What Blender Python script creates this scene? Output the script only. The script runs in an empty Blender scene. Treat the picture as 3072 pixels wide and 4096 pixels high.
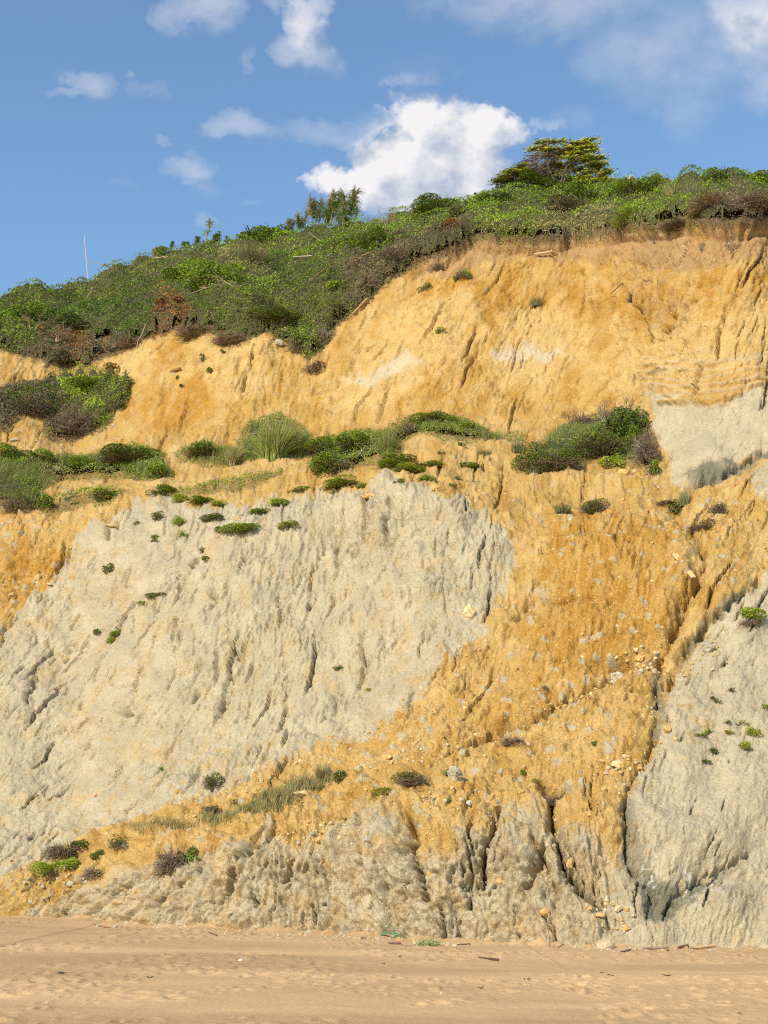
import bpy, math, random
import numpy as np
from mathutils import Vector, Matrix

R = math.radians
rng = np.random.default_rng(7)
random.seed(7)
scene = bpy.context.scene
COL = scene.collection

# ------------------------------------------------------------------ camera, sky, sun
FPX = 5000.0                      # focal length in pixels of the 3072 x 4096 photograph
CAM_H = 3.0
PITCH = math.atan((3450 - 2048) / FPX)
cam_d = bpy.data.cameras.new('camera')
cam = bpy.data.objects.new('camera', cam_d)
COL.objects.link(cam)
scene.camera = cam
cam_d.sensor_fit = 'VERTICAL'
cam_d.sensor_height = 36.0
cam_d.sensor_width = 27.0
cam_d.lens = FPX / 4096 * 36.0
cam_d.clip_start = 0.5
cam_d.clip_end = 6000
cam.location = (0, 0, CAM_H)
cam.rotation_euler = (math.pi / 2 + PITCH, 0, 0)

SUN_EL, SUN_AZ = R(35), R(216)    # azimuth clockwise from +Y (the way the camera looks)
sun_vec = Vector((math.sin(SUN_AZ) * math.cos(SUN_EL), math.cos(SUN_AZ) * math.cos(SUN_EL), math.sin(SUN_EL)))
sl = bpy.data.lights.new('sun', 'SUN')
sl.energy = 4.8
sl.angle = R(0.55)
sl.color = (1.0, 0.87, 0.68)
so = bpy.data.objects.new('sun', sl)
COL.objects.link(so)
so.rotation_euler = (-sun_vec).to_track_quat('-Z', 'Y').to_euler()
so.location = (-40, -20, 60)

scene.view_settings.view_transform = 'Standard'
scene.view_settings.look = 'None'
scene.view_settings.exposure = 0.16
scene.view_settings.gamma = 1.0
scene.cycles.use_denoising = False
scene.cycles.filter_width = 1.15
scene.view_settings.use_curve_mapping = False

world = bpy.data.worlds.new('World')
scene.world = world
world.use_nodes = True
CP, SP = math.cos(PITCH), math.sin(PITCH)
KD = 3072 / 1659.0                # measurements below are in a 1659 x 2212 view of the photograph


def pix_dir(x, y):
    """ratio x/y and z/y of the ray through point (x, y) of the 1659-wide view"""
    xc = (x * KD - 1536) / FPX
    yc = (2048 - y * KD) / FPX
    dy = CP - yc * SP
    return xc / dy, (SP + yc * CP) / dy


def build_world():
    nt = world.node_tree
    nt.nodes.clear()
    N = nt.nodes.new
    L = nt.links.new
    out = N('ShaderNodeOutputWorld')
    sky = N('ShaderNodeTexSky')
    sky.sky_type = 'NISHITA'
    sky.sun_disc = False
    sky.sun_elevation = SUN_EL
    sky.sun_rotation = SUN_AZ
    sky.altitude = 0
    sky.air_density = 1.0
    sky.dust_density = 0.3
    sky.ozone_density = 1.6
    bg = N('ShaderNodeBackground')
    bg.inputs[1].default_value = 0.15
    tn = N('ShaderNodeMixRGB')
    tn.blend_type = 'MULTIPLY'
    tn.inputs[0].default_value = 1
    tn.inputs[2].default_value = (1.12, 1.28, 1.30, 1)
    L(sky.outputs[0], tn.inputs[1])
    L(tn.outputs[0], bg.inputs[0])

    g = bpy.data.node_groups.new('cloud_density', 'ShaderNodeTree')
    g.interface.new_socket('P', in_out='INPUT', socket_type='NodeSocketVector')
    g.interface.new_socket('D', in_out='OUTPUT', socket_type='NodeSocketFloat')
    gi = g.nodes.new('NodeGroupInput')
    go = g.nodes.new('NodeGroupOutput')
    GN, GL = g.nodes.new, g.links.new

    def math_(op, a, b=None, c=None, clamp=False):
        m = GN('ShaderNodeMath')
        m.operation = op
        m.use_clamp = clamp
        for i, v in enumerate((a, b, c)):
            if v is None:
                continue
            if isinstance(v, (int, float)):
                m.inputs[i].default_value = v
            else:
                GL(v, m.inputs[i])
        return m.outputs[0]

    # (x, y, rx, ry, strength) in the 1659-wide view
    puffs = [(908, 292, 84, 74, 1.25), (808, 345, 92, 64, 1.25), (758, 398, 80, 62, 1.2), (850, 380, 130, 100, 1.3), (960, 350, 110, 110, 1.2),
             (1080, 320, 80, 62, 1.1), (1040, 390, 90, 70, .95), (900, 430, 150, 50, 1.1), (742, 442, 36, 26, .8),
             (695, 55, 62, 70, .80), (665, 118, 85, 40, .66), (430, 28, 85, 50, .66), (600, 15, 40, 30, .58), (215, 205, 65, 42, .62), (165, 232, 55, 16, .55),
             (320, 185, 26, 24, .42), (520, 150, 20, 40, .48), (520, 290, 80, 34, .62), (690, 275, 100, 35, .55), (400, 360, 70, 34, .62), (440, 385, 50, 25, .5),
             (905, 165, 80, 40, .32), (780, 255, 60, 30, .42), (350, 295, 25, 15, .5), (430, 455, 28, 22, .5), (540, 432, 35, 12, .4), (245, 415, 40, 15, .35), (300, 150, 14, 10, .5),
             (1180, 20, 260, 70, .62), (1450, 110, 240, 130, .6), (1640, 50, 90, 110, .8), (1500, 215, 75, 75, .42), (1220, 270, 55, 30, .4), (1700, 180, 120, 80, .6),
             (1395, 384, 30, 14, .95), (1320, 398, 22, 14, .8), (1290, 310, 35, 50, .32)]
    # warp
    n1 = GN('ShaderNodeTexNoise')
    n1.inputs['Scale'].default_value = 9
    n1.inputs['Detail'].default_value = 6
    n1.inputs['Roughness'].default_value = .6
    GL(gi.outputs[0], n1.inputs['Vector'])
    sub = GN('ShaderNodeVectorMath')
    sub.operation = 'SUBTRACT'
    GL(n1.outputs['Color'], sub.inputs[0])
    sub.inputs[1].default_value = (.5, .5, .5)
    sc = GN('ShaderNodeVectorMath')
    sc.operation = 'MULTIPLY_ADD'
    GL(sub.outputs[0], sc.inputs[0])
    sc.inputs[1].default_value = (.14, .12, 0)
    GL(gi.outputs[0], sc.inputs[2])
    acc = opa = None
    for (x, y, rx, ry, s) in puffs:
        a, b = pix_dir(x, y)
        a1, _ = pix_dir(x + rx, y)
        _, b1 = pix_dir(x, y - ry)
        mp = GN('ShaderNodeVectorMath')
        mp.operation = 'MULTIPLY_ADD'
        GL(sc.outputs[0], mp.inputs[0])
        ia, ib = 1 / (a1 - a), 1 / (b1 - b)
        mp.inputs[1].default_value = (ia, ib, 0)
        mp.inputs[2].default_value = (-a * ia, -b * ib, 0)
        ln = GN('ShaderNodeVectorMath')
        ln.operation = 'DOT_PRODUCT'
        GL(mp.outputs[0], ln.inputs[0])
        GL(mp.outputs[0], ln.inputs[1])
        d = math_('MULTIPLY_ADD', ln.outputs['Value'], -.5, 1.0)
        acc = d if acc is None else math_('SMOOTH_MAX', acc, d, .12)
        o_ = math_('MULTIPLY_ADD', ln.outputs['Value'], -.42 * min(s, 1.0), 1.25 * min(s, 1.0) ** 1.6)
        opa = o_ if opa is None else math_('SMOOTH_MAX', opa, o_, .15)
    acc = math_('MAXIMUM', acc, 0.0)
    n2 = GN('ShaderNodeTexNoise')
    n2.inputs['Scale'].default_value = 26
    n2.inputs['Detail'].default_value = 7
    n2.inputs['Roughness'].default_value = .58
    GL(gi.outputs[0], n2.inputs['Vector'])
    e = math_('SUBTRACT', n2.outputs['Fac'], .5)
    d = math_('MULTIPLY_ADD', e, 1.25, acc)
    dd = math_('MULTIPLY', d, math_('MINIMUM', math_('MULTIPLY', acc, 3.0), 1.0))
    GL(dd, go.inputs[0])
    g.interface.new_socket('O', in_out='OUTPUT', socket_type='NodeSocketFloat')
    GL(math_('MAXIMUM', opa, 0.0), go.inputs[1])

    tc = N('ShaderNodeTexCoord')
    sp = N('ShaderNodeSeparateXYZ')
    L(tc.outputs['Generated'], sp.inputs[0])

    def wm(op, a, b=None, clamp=False):
        m = N('ShaderNodeMath')
        m.operation = op
        m.use_clamp = clamp
        for i, v in enumerate((a, b)):
            if v is None:
                continue
            if isinstance(v, (int, float)):
                m.inputs[i].default_value = v
            else:
                L(v, m.inputs[i])
        return m.outputs[0]
    yy = wm('MAXIMUM', wm('ABSOLUTE', sp.outputs[1]), .08)
    cb = N('ShaderNodeCombineXYZ')
    L(wm('DIVIDE', sp.outputs[0], yy), cb.inputs[0])
    L(wm('DIVIDE', sp.outputs[2], yy), cb.inputs[1])
    g1 = N('ShaderNodeGroup')
    g1.node_tree = g
    L(cb.outputs[0], g1.inputs[0])
    off = N('ShaderNodeVectorMath')
    off.operation = 'ADD'
    L(cb.outputs[0], off.inputs[0])
    off.inputs[1].default_value = (-.017, .019, 0)
    g2 = N('ShaderNodeGroup')
    g2.node_tree = g
    L(off.outputs[0], g2.inputs[0])
    cov = N('ShaderNodeMapRange')
    cov.interpolation_type = 'SMOOTHERSTEP'
    cov.inputs['From Min'].default_value = .24
    cov.inputs['From Max'].default_value = .66
    cov.inputs['To Max'].default_value = .97
    L(g1.outputs[0], cov.inputs['Value'])
    lit = wm('SUBTRACT', g1.outputs[0], g2.outputs[0])
    lr = N('ShaderNodeMapRange')
    lr.inputs['From Min'].default_value = -.30
    lr.inputs['From Max'].default_value = .26
    L(lit, lr.inputs['Value'])
    cr = N('ShaderNodeMixRGB')
    cr.inputs[1].default_value = (.42, .48, .60, 1)
    cr.inputs[2].default_value = (.84, .82, .82, 1)
    L(lr.outputs[0], cr.inputs[0])
    bg2 = N('ShaderNodeBackground')
    L(cr.outputs[0], bg2.inputs[0])
    bg2.inputs[1].default_value = 1.0
    mx = N('ShaderNodeMixShader')
    op = N('ShaderNodeMapRange')
    op.inputs['From Min'].default_value = .05
    op.inputs['From Max'].default_value = 1.0
    L(g1.outputs[1], op.inputs['Value'])
    L(wm('MULTIPLY', cov.outputs[0], wm('POWER', op.outputs[0], 1.9)), mx.inputs[0])
    L(bg.outputs[0], mx.inputs[1])
    L(bg2.outputs[0], mx.inputs[2])
    L(mx.outputs[0], out.inputs[0])


build_world()


# ------------------------------------------------------------------ numeric helpers
_perm = rng.permutation(512).astype(np.int64)


def _h(ix, iy, s):
    return _perm[(_perm[(ix + s * 37) & 511] + iy) & 511]


def noise2(x, y, seed=0):
    ix = np.floor(x).astype(np.int64)
    iy = np.floor(y).astype(np.int64)
    fx, fy = x - ix, y - iy
    ux, uy = fx * fx * fx * (fx * (fx * 6 - 15) + 10), fy * fy * fy * (fy * (fy * 6 - 15) + 10)

    def g(a, b, dx, dy):
        h = _h(ix + a, iy + b, seed) * (2 * np.pi / 512)
        return np.cos(h) * dx + np.sin(h) * dy
    n00, n10 = g(0, 0, fx, fy), g(1, 0, fx - 1, fy)
    n01, n11 = g(0, 1, fx, fy - 1), g(1, 1, fx - 1, fy - 1)
    return ((n00 * (1 - ux) + n10 * ux) * (1 - uy) + (n01 * (1 - ux) + n11 * ux) * uy) * 1.5


def fbm(x, y, o=4, seed=0, gain=.5):
    t, a, f = 0, 1.0, 1.0
    for i in range(o):
        t = t + a * noise2(x * f + 13.7 * i, y * f + 7.1 * i, seed + i)
        a *= gain
        f *= 2.03
    return t


def worley(x, y, seed=0, dens=1.0):
    """distance to the nearest and second nearest feature point, id of the nearest"""
    ix = np.floor(x).astype(np.int64)
    iy = np.floor(y).astype(np.int64)
    d1 = np.full(x.shape, 9.0)
    d2 = np.full(x.shape, 9.0)
    idn = np.zeros(x.shape)
    for a in (-1, 0, 1):
        for b in (-1, 0, 1):
            h = _h(ix + a, iy + b, seed)
            h2 = _h(ix + a + 91, iy + b + 17, seed + 3)
            px = ix + a + h / 512.0
            py = iy + b + h2 / 512.0
            d = np.hypot(px - x, py - y)
            closer = d < d1
            d2 = np.where(closer, d1, np.minimum(d2, d))
            idn = np.where(closer, ((h * 7 + h2 * 13) & 511) / 512.0, idn)
            d1 = np.where(closer, d, d1)
    return d1, d2, idn


def sstep(a, b, x):
    t = np.clip((x - a) / (b - a), 0, 1)
    return t * t * (3 - 2 * t)


def blur(a, n=1):
    for _ in range(n):
        p = np.pad(a, 1, mode='edge')
        a = (p[:-2, 1:-1] + p[2:, 1:-1] + p[1:-1, :-2] + p[1:-1, 2:] + 2 * a) / 6
    return a


# ------------------------------------------------------------------ the cliff as a surface
base_line = [(-3000, 1950), (-900, 1960), (0, 1979), (150, 1984), (330, 1998), (560, 2010), (700, 2016), (950, 2032), (1150, 2040), (1350, 2046), (1659, 2048), (2500, 2060), (4500, 2070)]
base_z = [(-3000, .8), (0, .62), (600, .3), (1100, .05), (1659, 0), (4500, 0)]
sky_line = [(-3000, 690), (-600, 680), (0, 660), (60, 648), (130, 638), (200, 622), (280, 590), (350, 570), (400, 556), (480, 548), (560, 535), (620, 530), (700, 515),
            (770, 500), (850, 482), (950, 458), (1020, 452), (1080, 440), (1150, 415), (1300, 415), (1400, 416), (1500, 412), (1659, 402), (2100, 385), (4500, 370)]

edge_cols = 1330
xin = np.linspace(-35, 1694, edge_cols // 1 - 540)           # 790 columns across the picture
g_out = np.cumsum(np.geomspace(6, 320, 24))
xd = np.concatenate([(-35 - g_out)[::-1], xin, 1694 + g_out])
NC = len(xd)
NR = 700
tt = np.linspace(0, 1, NR)


def poly1(pts, x):
    p = np.array(pts, float)
    return np.interp(x, p[:, 0], p[:, 1])


vb = poly1(base_line, xd) + 14
vs = poly1(sky_line, xd)
DX = np.repeat(xd[None, :], NR, 0)
DY = vb[None, :] + (vs - vb)[None, :] * tt[:, None]           # row 0 is the foot, last row the skyline


def shepard(pts, sx=150, sy=110, x=DX, y=DY):
    num = np.zeros(x.shape)
    den = np.full(x.shape, 1e-9)
    for (px, py, val) in pts:
        w = 1.0 / (1e-3 + ((x - px) / sx) ** 2 + ((y - py) / sy) ** 2) ** 2.2
        num += w * val
        den += w
    return num / den


# slope of the ground, degrees
slope_pts = [(0, 1960, 56), (300, 1950, 62), (600, 1930, 64), (900, 1900, 66), (1150, 1900, 66), (1450, 1950, 55), (1620, 1950, 50), (0, 1890, 40), (250, 1850, 32),
             (500, 1750, 34), (750, 1700, 34), (1000, 1690, 34), (1250, 1690, 36), (1500, 1700, 50), (1659, 1600, 52),
             (0, 1700, 46), (200, 1600, 48), (400, 1500, 50), (100, 1400, 48), (600, 1500, 48), (800, 1400, 48), (1000, 1550, 42), (1200, 1500, 42), (1350, 1550, 42), (300, 1250, 52), (600, 1200, 54),
             (900, 1150, 58), (1080, 1200, 52), (1250, 1250, 46), (1350, 1350, 50), (1480, 1200, 42), (1600, 1150, 38), (1600, 1400, 52), (1250, 1120, 36), (1400, 1060, 34),
             (100, 1200, 52), (0, 1100, 36), (200, 1060, 29), (400, 1060, 29), (650, 1040, 28), (900, 1020, 28), (1100, 1040, 30), (1300, 1020, 31), (100, 990, 30), (300, 975, 30), (600, 975, 29),
             (850, 955, 29), (1050, 950, 31), (1200, 960, 33), (1340, 980, 34), (1560, 960, 60), (1600, 850, 66), (1450, 800, 62), (1500, 1060, 40), (1300, 800, 58), (1100, 850, 56), (900, 850, 55),
             (700, 850, 56), (500, 880, 54), (300, 870, 52), (100, 900, 50), (400, 780, 56), (550, 780, 60), (1100, 700, 58), (1300, 680, 60), (1500, 680, 60), (1400, 570, 70), (1100, 570, 70), (1600, 540, 74),
             (900, 640, 60), (800, 720, 56), (1100, 480, 38), (1300, 460, 38), (1500, 450, 38), (900, 500, 38), (700, 560, 38), (500, 600, 37), (300, 650, 38), (100, 700, 40), (200, 780, 44), (600, 680, 40), (1659, 430, 37)]
def smooth2(a, nr_, nc_):
    for ax, n_ in ((0, nr_), (1, nc_)):
        if n_ < 1:
            continue
        for _ in range(2):
            w_ = [(0, 0), (0, 0)]
            w_[ax] = (n_ + 1, n_)
            c_ = np.cumsum(np.pad(a, w_, mode='edge'), axis=ax)
            m_ = 2 * n_ + 1
            a = (c_[m_:] - c_[:-m_]) / m_ if ax == 0 else (c_[:, m_:] - c_[:, :-m_]) / m_
    return a


slope = smooth2(shepard(slope_pts, 130, 60), 9, 34) + 3.5
_, ZR = pix_dir(DX, DY)
XR, _ = pix_dir(DX, DY)
m = np.tan(np.radians(slope))
dZ = np.diff(ZR, axis=0)
mm = np.maximum((m[1:] + m[:-1]) / 2 - ZR[1:], .13)
zb = poly1(base_z, xd)
_, zfoot = pix_dir(xd, poly1(base_line, xd))
Yb = (zb - CAM_H) / zfoot
k = np.ones(31) / 31
Yb = np.convolve(np.pad(Yb, 15, mode='edge'), k, 'valid')
lnY = np.concatenate([np.log(Yb)[None, :], np.log(Yb)[None, :] + np.cumsum(dZ / mm, axis=0)], 0)
Y = np.exp(lnY)
# keep the far sides from running away
P0 = np.stack([XR * Y, Y, CAM_H + ZR * Y], -1)


def grid_normals(P):
    du = np.gradient(P, axis=1)
    dv = np.gradient(P, axis=0)
    n = np.cross(du, dv)
    n /= np.linalg.norm(n, axis=-1, keepdims=True) + 1e-12
    s = np.where(n[..., 1:2] > 0, -1.0, 1.0)
    return n * s


NRM = grid_normals(P0)
for c in range(3):
    NRM[..., c] = blur(NRM[..., c], 12)
NRM /= np.linalg.norm(NRM, axis=-1, keepdims=True)
WX, WZ = P0[..., 0], P0[..., 2]
arc = np.concatenate([np.zeros((1, NC)), np.cumsum(np.linalg.norm(np.diff(P0, axis=0), axis=-1), 0)], 0)
print('depth', Y.min(), Y.max(), 'top z', P0[-1, :, 2].min(), P0[-1, :, 2].max())

# --- direction in which the ground drains: sideways drift per unit down (view units)
lean_pts = [(0, 1400, -.75), (0, 1800, -.9), (200, 1500, -.65), (200, 1300, -.6), (400, 1350, -.4), (450, 1650, -.5), (600, 1250, -.12), (600, 1500, -.35), (800, 1150, -.18), (800, 1450, -.15),
            (1000, 1150, .05), (1000, 1350, -.3), (1200, 1300, -.1), (1300, 1500, -.3), (1100, 1500, -.6), (900, 1600, -.9), (1400, 1300, -.3), (1400, 1600, -.3), (1600, 1350, -.75), (1600, 1600, -.45),
            (1500, 1900, -.25), (1640, 1850, -.6), (150, 1930, -.9), (400, 1900, -.6), (600, 1920, -.2), (800, 1900, .12), (950, 1880, .15), (1100, 1850, -.05), (1230, 1850, .38), (1300, 1950, .4), (1380, 1850, -.1),
            (1200, 1150, -.05), (1600, 1100, -.7), (900, 700, -.55), (750, 850, -.5), (1000, 800, -.5), (1100, 650, -.55), (1200, 800, -.5), (1300, 700, -.35), (1400, 600, .1), (1500, 650, -.45), (1550, 800, -.3), (1600, 950, -.2),
            (400, 850, -.35), (300, 900, -.45), (600, 820, -.1), (500, 800, -.2), (100, 1200, -.35)]
lean = smooth2(shepard(lean_pts, 130, 130), 25, 40)
pflow = np.zeros((NR, NC))
pflow[-1] = xd
for r in range(NR - 2, -1, -1):
    dv = DY[r] - DY[r + 1]
    pflow[r] = np.interp(xd - lean[r] * dv, xd, pflow[r + 1])

stretch = np.gradient(pflow, axis=1) / np.gradient(DX, axis=1)
famp = np.clip(1.7 / np.maximum(np.abs(stretch), .05), 0, 1) ** 1.5

# --- signed distance maps painted on a coarse lattice
LX = np.arange(-700, 2420, 5.0)
LY = np.arange(350, 2120, 5.0)
GLX, GLY = np.meshgrid(LX, LY)


def samp(G, x, y, x0=-700.0, y0=350.0, st=5.0):
    fx = np.clip((x - x0) / st, 0, G.shape[1] - 1.001)
    fy = np.clip((y - y0) / st, 0, G.shape[0] - 1.001)
    ix, iy = fx.astype(int), fy.astype(int)
    fx, fy = fx - ix, fy - iy
    return (G[iy, ix] * (1 - fx) + G[iy, ix + 1] * fx) * (1 - fy) + (G[iy + 1, ix] * (1 - fx) + G[iy + 1, ix + 1] * fx) * fy


def sdpoly(poly):
    p = np.array(poly, float)
    d = np.full(GLX.shape, 1e9)
    ins = np.zeros(GLX.shape, bool)
    for i in range(len(p)):
        ax, ay = p[i]
        bx, by = p[(i + 1) % len(p)]
        ex, ey = bx - ax, by - ay
        t = np.clip(((GLX - ax) * ex + (GLY - ay) * ey) / (ex * ex + ey * ey + 1e-9), 0, 1)
        d = np.minimum(d, np.hypot(GLX - ax - t * ex, GLY - ay - t * ey))
        c = ((ay > GLY) != (by > GLY)) & (GLX < (bx - ax) * (GLY - ay) / (by - ay + 1e-12) + ax)
        ins ^= c
    return np.where(ins, d, -d)


def sdline(line):
    p = np.array(line, float)
    d = np.full(GLX.shape, 1e9)
    for i in range(len(p) - 1):
        ax, ay = p[i]
        bx, by = p[i + 1]
        ex, ey = bx - ax, by - ay
        t = np.clip(((GLX - ax) * ex + (GLY - ay) * ey) / (ex * ex + ey * ey), 0, 1)
        d = np.minimum(d, np.hypot(GLX - ax - t * ex, GLY - ay - t * ey))
    return d


# warped coordinates give natural borders
wx1 = fbm(DX / 60, DY / 60, 5, 11) * 26
wy1 = fbm(DX / 60, DY / 60, 5, 21) * 22
wx2 = fbm(DX / 14, DY / 14, 3, 31) * 4
wy2 = fbm(DX / 14, DY / 14, 3, 41) * 4
UX, UY = DX + wx1, DY + wy1
VX, VY = DX + wx2 + wx1 * .18, DY + wy2 + wy1 * .18


def mask(poly, soft=8, hard=False):
    G = sdpoly(poly)
    return sstep(-soft, soft, samp(G, VX, VY) if hard else samp(G, UX, UY))


def lmask(line, w, soft=1.0, warp=True):
    G = sdline(line)
    d = samp(G, VX, VY) if warp else samp(G, DX, DY)
    return np.exp(-(d / w) ** 2 * soft)


grey_main = [(-700, 1400), (0, 1375), (60, 1290), (125, 1240), (155, 1190), (205, 1135), (265, 1108), (300, 1085), (345, 1075), (420, 1092), (540, 1080), (600, 1070), (720, 1062), (790, 1062), (830, 1037), (860, 1052),
             (900, 1052), (940, 1082), (990, 1090), (1030, 1110), (1095, 1150), (1118, 1200), (1110, 1260), (1080, 1300), (1040, 1340), (1052, 1380), (1000, 1420), (945, 1450), (900, 1500), (850, 1545),
             (780, 1582), (700, 1612), (620, 1650), (560, 1685), (480, 1705), (400, 1730), (320, 1762), (250, 1795), (160, 1825), (60, 1880), (0, 1915), (-700, 1960)]
grey_low = [(60, 1975), (240, 1895), (400, 1855), (480, 1838), (570, 1815), (640, 1845), (720, 1815), (780, 1760), (830, 1748), (870, 1775), (905, 1850), (960, 1860), (1040, 1790), (1100, 1735), (1170, 1745), (1230, 1790),
            (1330, 1880), (1340, 1960), (1340, 2060), (0, 2040)]
grey_right = [(1720, 1180), (1659, 1225), (1600, 1285), (1550, 1330), (1500, 1400), (1455, 1465), (1425, 1560), (1412, 1625), (1372, 1680), (1350, 1740), (1342, 1830), (1318, 1900), (1280, 1960), (1270, 2060), (2420, 2080), (2420, 1100)]
grey_wall = [(1385, 850), (1430, 858), (1500, 866), (1580, 845), (1659, 832), (2420, 800), (2420, 980), (1659, 985), (1600, 1015), (1545, 1048), (1480, 1050), (1440, 1010), (1420, 940), (1400, 890)]
grey_wall2 = [(1610, 1030), (1659, 1005), (2420, 980), (2420, 1060), (1659, 1090), (1632, 1080)]
pale1 = [(1040, 758), (1130, 750), (1215, 756), (1210, 778), (1120, 784), (1060, 778)]
pale2 = [(730, 815), (800, 790), (890, 768), (905, 790), (860, 815), (790, 828)]
wet_a = [(1478, 1020), (1540, 1000), (1580, 990), (1600, 1002), (1655, 972), (1700, 968), (1640, 1005), (1560, 1045), (1490, 1052)]
wet_b = [(1448, 1470), (1470, 1400), (1500, 1355), (1560, 1300), (1625, 1262), (1600, 1295), (1530, 1350), (1490, 1415)]
wet_c = [(1352, 1740), (1372, 1745), (1368, 1800), (1385, 1860), (1420, 1910), (1475, 1925), (1560, 1885), (1608, 1862), (1600, 1880), (1500, 1945), (1450, 1985), (1400, 1990), (1370, 1920), (1345, 1850)]
wet_d = [(1405, 1440), (1432, 1430), (1430, 1500), (1440, 1560), (1420, 1610), (1408, 1580), (1412, 1500)]
brown_top = [(880, 570), (1020, 520), (1230, 512), (1450, 492), (2420, 470), (2420, 590), (1659, 580), (1500, 590), (1400, 575), (1200, 560), (1050, 560), (960, 590), (880, 600)]
brown_tip = [(1330, 590), (1400, 580), (1480, 640), (1500, 690), (1440, 720), (1380, 700), (1340, 650)]
ochre_a = [(860, 640), (960, 600), (1120, 590), (1150, 640), (1090, 720), (1000, 780), (950, 860), (860, 900), (930, 800), (990, 720), (1060, 650), (960, 640), (850, 690)]
ochre_b = [(1190, 1110), (1300, 1080), (1440, 1150), (1480, 1260), (1430, 1380), (1330, 1430), (1180, 1480), (1100, 1560), (1050, 1560), (1140, 1440), (1200, 1300), (1160, 1200)]
ochre_c = [(270, 890), (330, 860), (420, 830), (470, 860), (440, 920), (360, 945), (290, 940)]
ochre_d = [(0, 1180), (60, 1160), (150, 1180), (150, 1230), (60, 1290), (0, 1310), (-300, 1300), (-300, 1180)]
ochre_e = [(330, 750), (400, 738), (410, 760), (370, 800), (300, 800)]
ochre_f = [(1150, 620), (1350, 600), (1659, 580), (2400, 560), (2400, 680), (1659, 660), (1500, 720), (1350, 690), (1200, 680)]

finger = 15 * fbm(pflow / 17, DY / 46, 4, 71) + 5 * fbm(DX / 6, DY / 6, 2, 72)
_sg = samp(sdpoly(grey_main), VX, VY) + finger
_sr = samp(sdpoly(grey_right), VX, VY) + finger * .6
grey = np.maximum.reduce([sstep(-5, 5, _sg), sstep(-5, 5, _sr), mask(grey_wall, 9), mask(grey_wall2, 5, True)])
gl = mask(grey_low, 30)
patchy = sstep(-.35, .3, fbm(DX / 45, DY / 60, 5, 77))
grey = np.maximum(grey, np.clip(gl * 1.4 - .2, 0, 1) * (.78 + .22 * patchy))
pale = np.maximum(mask(pale1, 9), mask(pale2, 12)) * .8
wet = np.maximum.reduce([mask(wet_a, 5, True), mask(wet_b, 5, True) * .8, mask(wet_c, 7, True), mask(wet_d, 6, True) * .9])
brown = np.maximum(mask(brown_top, 8), mask(brown_tip, 14) * .65 * sstep(-.3, .3, fbm(DX / 25, DY / 25, 3, 5)))
och = np.maximum.reduce([mask(ochre_a, 22), mask(ochre_b, 30) * .85, mask(ochre_c, 15), mask(ochre_d, 14), mask(ochre_e, 8), mask(ochre_f, 20) * .7])

# vegetation zones (lower border of the scrub, and the terraces)
veg_top = [(-700, 300), (-700, 790), (-60, 760), (0, 755), (60, 772), (130, 800), (190, 795), (250, 762), (300, 738), (370, 712), (440, 722), (500, 730), (545, 738), (575, 722), (620, 742), (640, 760), (665, 792), (700, 775), (700, 742),
           (740, 695), (800, 655), (845, 605), (880, 575), (950, 560), (990, 545), (1030, 522), (1100, 532), (1150, 538), (1212, 530), (1230, 514), (1350, 512), (1450, 500), (1480, 490), (1560, 502), (1659, 490), (2420, 480), (2420, 300)]
veg_left = [(-700, 830), (0, 850), (50, 832), (130, 818), (220, 818), (290, 825), (283, 870), (250, 905), (222, 945), (180, 950), (110, 962), (85, 930), (100, 902), (60, 892), (0, 942), (-700, 960)]
veg_t1 = [(-700, 985), (0, 990), (60, 1002), (140, 978), (200, 990), (290, 966), (360, 985), (370, 1025), (330, 1045), (250, 1040), (150, 1040), (90, 1042), (100, 1090), (60, 1108), (0, 1102), (-700, 1120)]
veg_t2 = [(100, 1085), (180, 1070), (250, 1065), (285, 1075), (240, 1095), (150, 1108), (90, 1112)]
veg_t3 = [(380, 985), (440, 958), (510, 970), (540, 905), (600, 892), (660, 925), (680, 955), (740, 942), (820, 932), (880, 916), (960, 900), (1020, 915), (1068, 940), (1060, 955), (1000, 965), (950, 965), (900, 945), (870, 975), (880, 1005), (800, 1005), (760, 1025), (710, 1030),
          (675, 985), (600, 985), (520, 1000), (440, 1002), (390, 1000)]
veg_t4 = [(340, 1065), (420, 1052), (480, 1038), (560, 1028), (610, 1018), (612, 1032), (540, 1052), (470, 1068), (400, 1072)]
veg_isl = [(1115, 985), (1190, 945), (1240, 905), (1300, 885), (1380, 890), (1410, 930), (1422, 965), (1420, 1020), (1370, 1020), (1300, 1005), (1255, 1020), (1200, 1020), (1130, 1000)]
veg_sd = [samp(sdpoly(p), VX, VY) for p in (veg_top, veg_left, veg_t1, veg_t2, veg_t3, veg_t4, veg_isl)]
VEG = np.maximum.reduce(veg_sd)
veg = sstep(-4, 6, VEG)
hole1 = np.exp(-(((DX - 700) / 32) ** 2 + ((DY - 636) / 9) ** 2))
hole2 = np.exp(-(((DX - 15) / 30) ** 2 + ((DY - 785) / 22) ** 2))
hole3 = np.exp(-(((DX - 225) / 22) ** 2 + ((DY - 745) / 14) ** 2))
VEG = VEG - 60 * (sstep(.3, .6, hole1) + sstep(.3, .6, hole3))

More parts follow.
